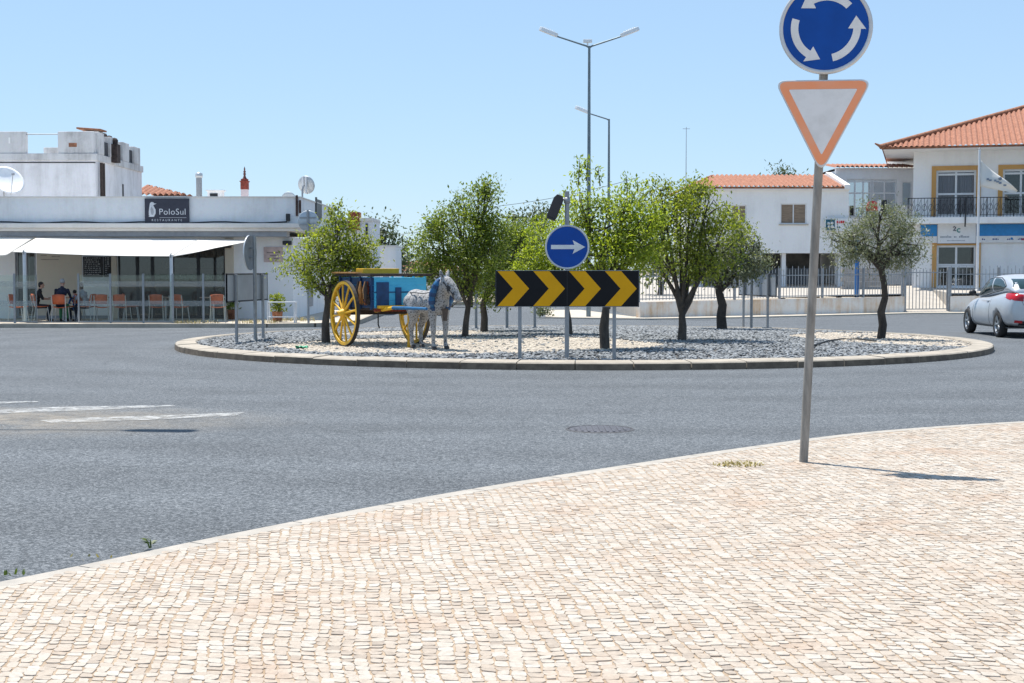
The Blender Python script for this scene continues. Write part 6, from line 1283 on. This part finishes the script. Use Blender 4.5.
lm.build('small_lettering', mat('navy_letter', (.03, .06, .22), .5), yh); MB().lathe([(0, -.14), (.05, -.14), (.05, -.1355)], 12, c=(YX(1010), 0, (zb0+zb1)/2+.03), axis='Y').build('small_logo', M_SKB, yh); MB().box(YX(1019), YX(1024), -.139, -.1355, (zb0+zb1)/2-.05, (zb0+zb1)/2+.04).build('red_logo', M_REDL, yh)
ps = thing('shop_sign', 'white sign panel with teal and black curl emblem over the yellow trimmed entrance', 'sign', YM @ Vector((YX(956), -.16, z7(243.5))), R(-16)); k = F/64.84; MB().box(-18/k, 18/k, -.09, .015, 0, 20/k).build('panel', mat('sign_panel_white', (.70, .73, .77), .5, var=.04), ps, bevel=.01); MB().box(-18.6/k, 18.6/k, .016, .04, -.4/k, 20.5/k).build('frame', M_GREY, ps)
M_NAV = mat('emblem_navy', (.06, .08, .13), .5); M_TL2 = mat('emblem_teal', (.05, .30, .30), .5)
MB().tube([(-3.6/k, -.092, 15.6/k), (-2.2/k, -.092, 16.4/k), (-1.0/k, -.092, 15.4/k), (-2.0/k, -.092, 13.8/k), (-3.4/k, -.092, 12.6/k), (-.6/k, -.092, 12.4/k)], .024, 6).build('curl_emblem', M_NAV, ps); MB().tube([(2.2/k + 1.7/k*math.cos(a), -.092, 12.6/k + 1.7/k*math.sin(a)) for a in [R(50) + R(260)*j/12 for j in range(13)]], .026, 6).build('curl_emblem', M_TL2, ps)
lm = MB(); x_ = -15.5/k
for nletters in (8, 2, 7):
    for _ in range(nletters): w2 = lrn.uniform(.03, .055); lm.box(x_, x_+w2, -.094, -.0905, 5.4/k, 5.4/k + lrn.choice((.07, .07, .11))); x_ += w2 + .022
    x_ += .10
lm.build('lettering', mat('grey_letter', (.20, .25, .32), .5), ps); lm = MB(); x_ = -9/k
for _ in range(15): lm.box(x_, x_+.028, -.094, -.0905, 2.1/k, 2.1/k+.045); x_ += .053
lm.build('small_lettering', bpy.data.materials['grey_letter'], ps)
for px, py, w2, h2, m in ((991.5, 252, .28, .10, M_NAV), (991.5, 256, .24, .07, M_SKB), (1015, 251, .36, .5, M_BEIGE)): MB().box(X(px, 65)-w2/2, X(px, 65)+w2/2, -.03, -.001, z7(py)-h2/2, z7(py)+h2/2).build('wall_plaque', m, yh)
# hip roof with soffit
rr = MB(); ex0, ex1, ey0, ey1 = -1.36, yb+1.4, -1.5, 13.4; ze = z7(148.5, 63.6); Wd = ex1-ex0; hp_ = (ey1-ey0)/2; rise = 2.58
tile_slope(rr, (ex0, ey0, ze), (ex1, ey0, ze), rise, hp_, hp_*.98, hp_*.98, pitch=.23, rows=20); tile_slope(rr, (ex0, ey1, ze), (ex0, ey0, ze), rise, hp_*.98, hp_, hp_, pitch=.23, inward=Vector((1, 0, 0)), rows=20); tile_slope(rr, (ex1, ey0, ze), (ex1, ey1, ze), rise, hp_*.98, hp_, hp_, pitch=.23, inward=Vector((-1, 0, 0)), rows=20); rr.build('roof', M_TILE, yh)
rc = MB().tube([(ex0-.05, ey0-.05, ze+.10), (ex0+hp_*.98, ey0+hp_, ze+rise+.10)], .12, 8); rc.tube([(ex0+hp_*.98, ey0+hp_, ze+rise+.1), (ex1-hp_*.98, ey0+hp_, ze+rise+.1)], .12, 8); rc.tube([(ex0-.05, ey0-.08, ze+.12), (ex0-.3, ey0-.25, ze+.24)], [.08, .03], 6); rc.build('ridge_tiles', M_TILED, yh)
MB().box(ex0+.02, ex1-.02, ey0+.02, ey0+.5, ze-.01, ze+.085).build('eave_mortar', M_TILED, yh); MB().box(ex0+.06, ex1-.06, ey0+.06, ey1-.06, ztop+.001, ze-.012).build('soffit', M_WALL2, yh)
# flagpole
q = Vector((X(977.5, 61), 61, zz(61))); t = thing('flagpole', 'white flagpole in front of the yellow trimmed house', 'flagpole', q); hp2 = Z(149, 61) - q.z; MB().cyl((0, 0, 0), (0, 0, hp2), .065, .045, 14).build('pole', M_WFR, t); MB().ball((0, 0, hp2), .05).build('finial', M_GALV, t); MB().lathe([(.16, 0), (.16, .03), (.08, .06)], 14).build('base', M_GALV, t)
k = F/61; mb = MB(); v = []; nu, nv = 16, 10
for j in range(nv+1):
    for i in range(nu+1):
        u, s_ = i/nu, j/nv; top = Vector((0.05 + 38/k*u, .12*math.sin(u*7)*u, (159.5 + 31*u**.92))); bot = Vector((.05 + 38/k*u, .12*math.sin(u*7+.8)*u, (186.5 + 7.5*u))); c = top.lerp(bot, s_); v.append((c.x, c.y + .05*math.sin(s_*5+u*6), Z(c.z, 61) - q.z))
mb.add(v, [(j*(nu+1)+i, j*(nu+1)+i+1, (j+1)*(nu+1)+i+1, (j+1)*(nu+1)+i) for j in range(nv) for i in range(nu)], 0, True)
fo = mb.build('flag', M_SAIL); fo.location = q; tag(fo, 'limp white flag with small dark lettering hanging from the flagpole', 'flag'); fo.modifiers.new('s', 'SOLIDIFY').thickness = .004
fm = MB()
for k_, (u, s_, w2, h2) in enumerate(((.50, .28, .16, .12), (.22, .62, .10, .08), (.30, .60, .12, .07), (.38, .58, .10, .08), (.46, .58, .13, .07), (.56, .56, .12, .09), (.64, .56, .12, .07))):
    i, j = int(u*nu), int(s_*nv); p = v[j*(nu+1)+i]; fm.box(p[0]-w2/2, p[0]+w2/2, p[1]-.05, p[1]-.044, p[2]-h2/2, p[2]+h2/2) if k_ else fm.lathe([(0, -.05), (.08, -.05), (.08, -.045)], 12, c=(p[0], p[1], p[2]), axis='Y')
fm.build('flag_lettering', bpy.data.materials['grey_letter'], fo)
# ---- wires, pole, aerial
q = Vector((X(514, 80), 80, -.48)); t = thing('utility_pole', 'thin dark utility pole top showing between the trees left of the blue arrow disc', 'utility pole', q); hz = Z(214, 80)+.48; MB().cyl((0, 0, 0), (0, 0, hz), .13, .09, 10).build('pole', M_DKW, t); MB().box(-.7, .7, -.05, .05, hz-.25, hz-.13).build('crossarm', M_DKW, t)
def wire(label, a, b_, sag): 
    a, b_ = Vector(a), Vector(b_); o = MB().tube([a.lerp(b_, k_/20) - Vector((0, 0, sag*4*(k_/20)*(1-k_/20))) for k_ in range(21)], .012, 5).build('overhead_wire', M_DKM); return tag(o, label, 'wire')
wire('upper thin overhead wire rising right from the tall tree', W(470, 208.5, 80), W(640, 177, 70), .25); wire('lower overhead wire strung to the utility pole', q + Vector((-.6, 0, hz-.1)), W(340, 240, 82), .2)
q = W(686, 178, 72); t = thing('aerial', 'thin lattice aerial mast above the trees left of the middle house roof', 'aerial', (q.x, 72, 2.0)); ha = Z(127, 72) - 2.0; MB().cyl((0, 0, 0), (0, 0, ha), .03, .012, 6).build('mast', M_GALV, t); MB().box(-.18, .18, -.01, .01, ha-.1, ha-.08).build('crossbar', M_GALV, t)
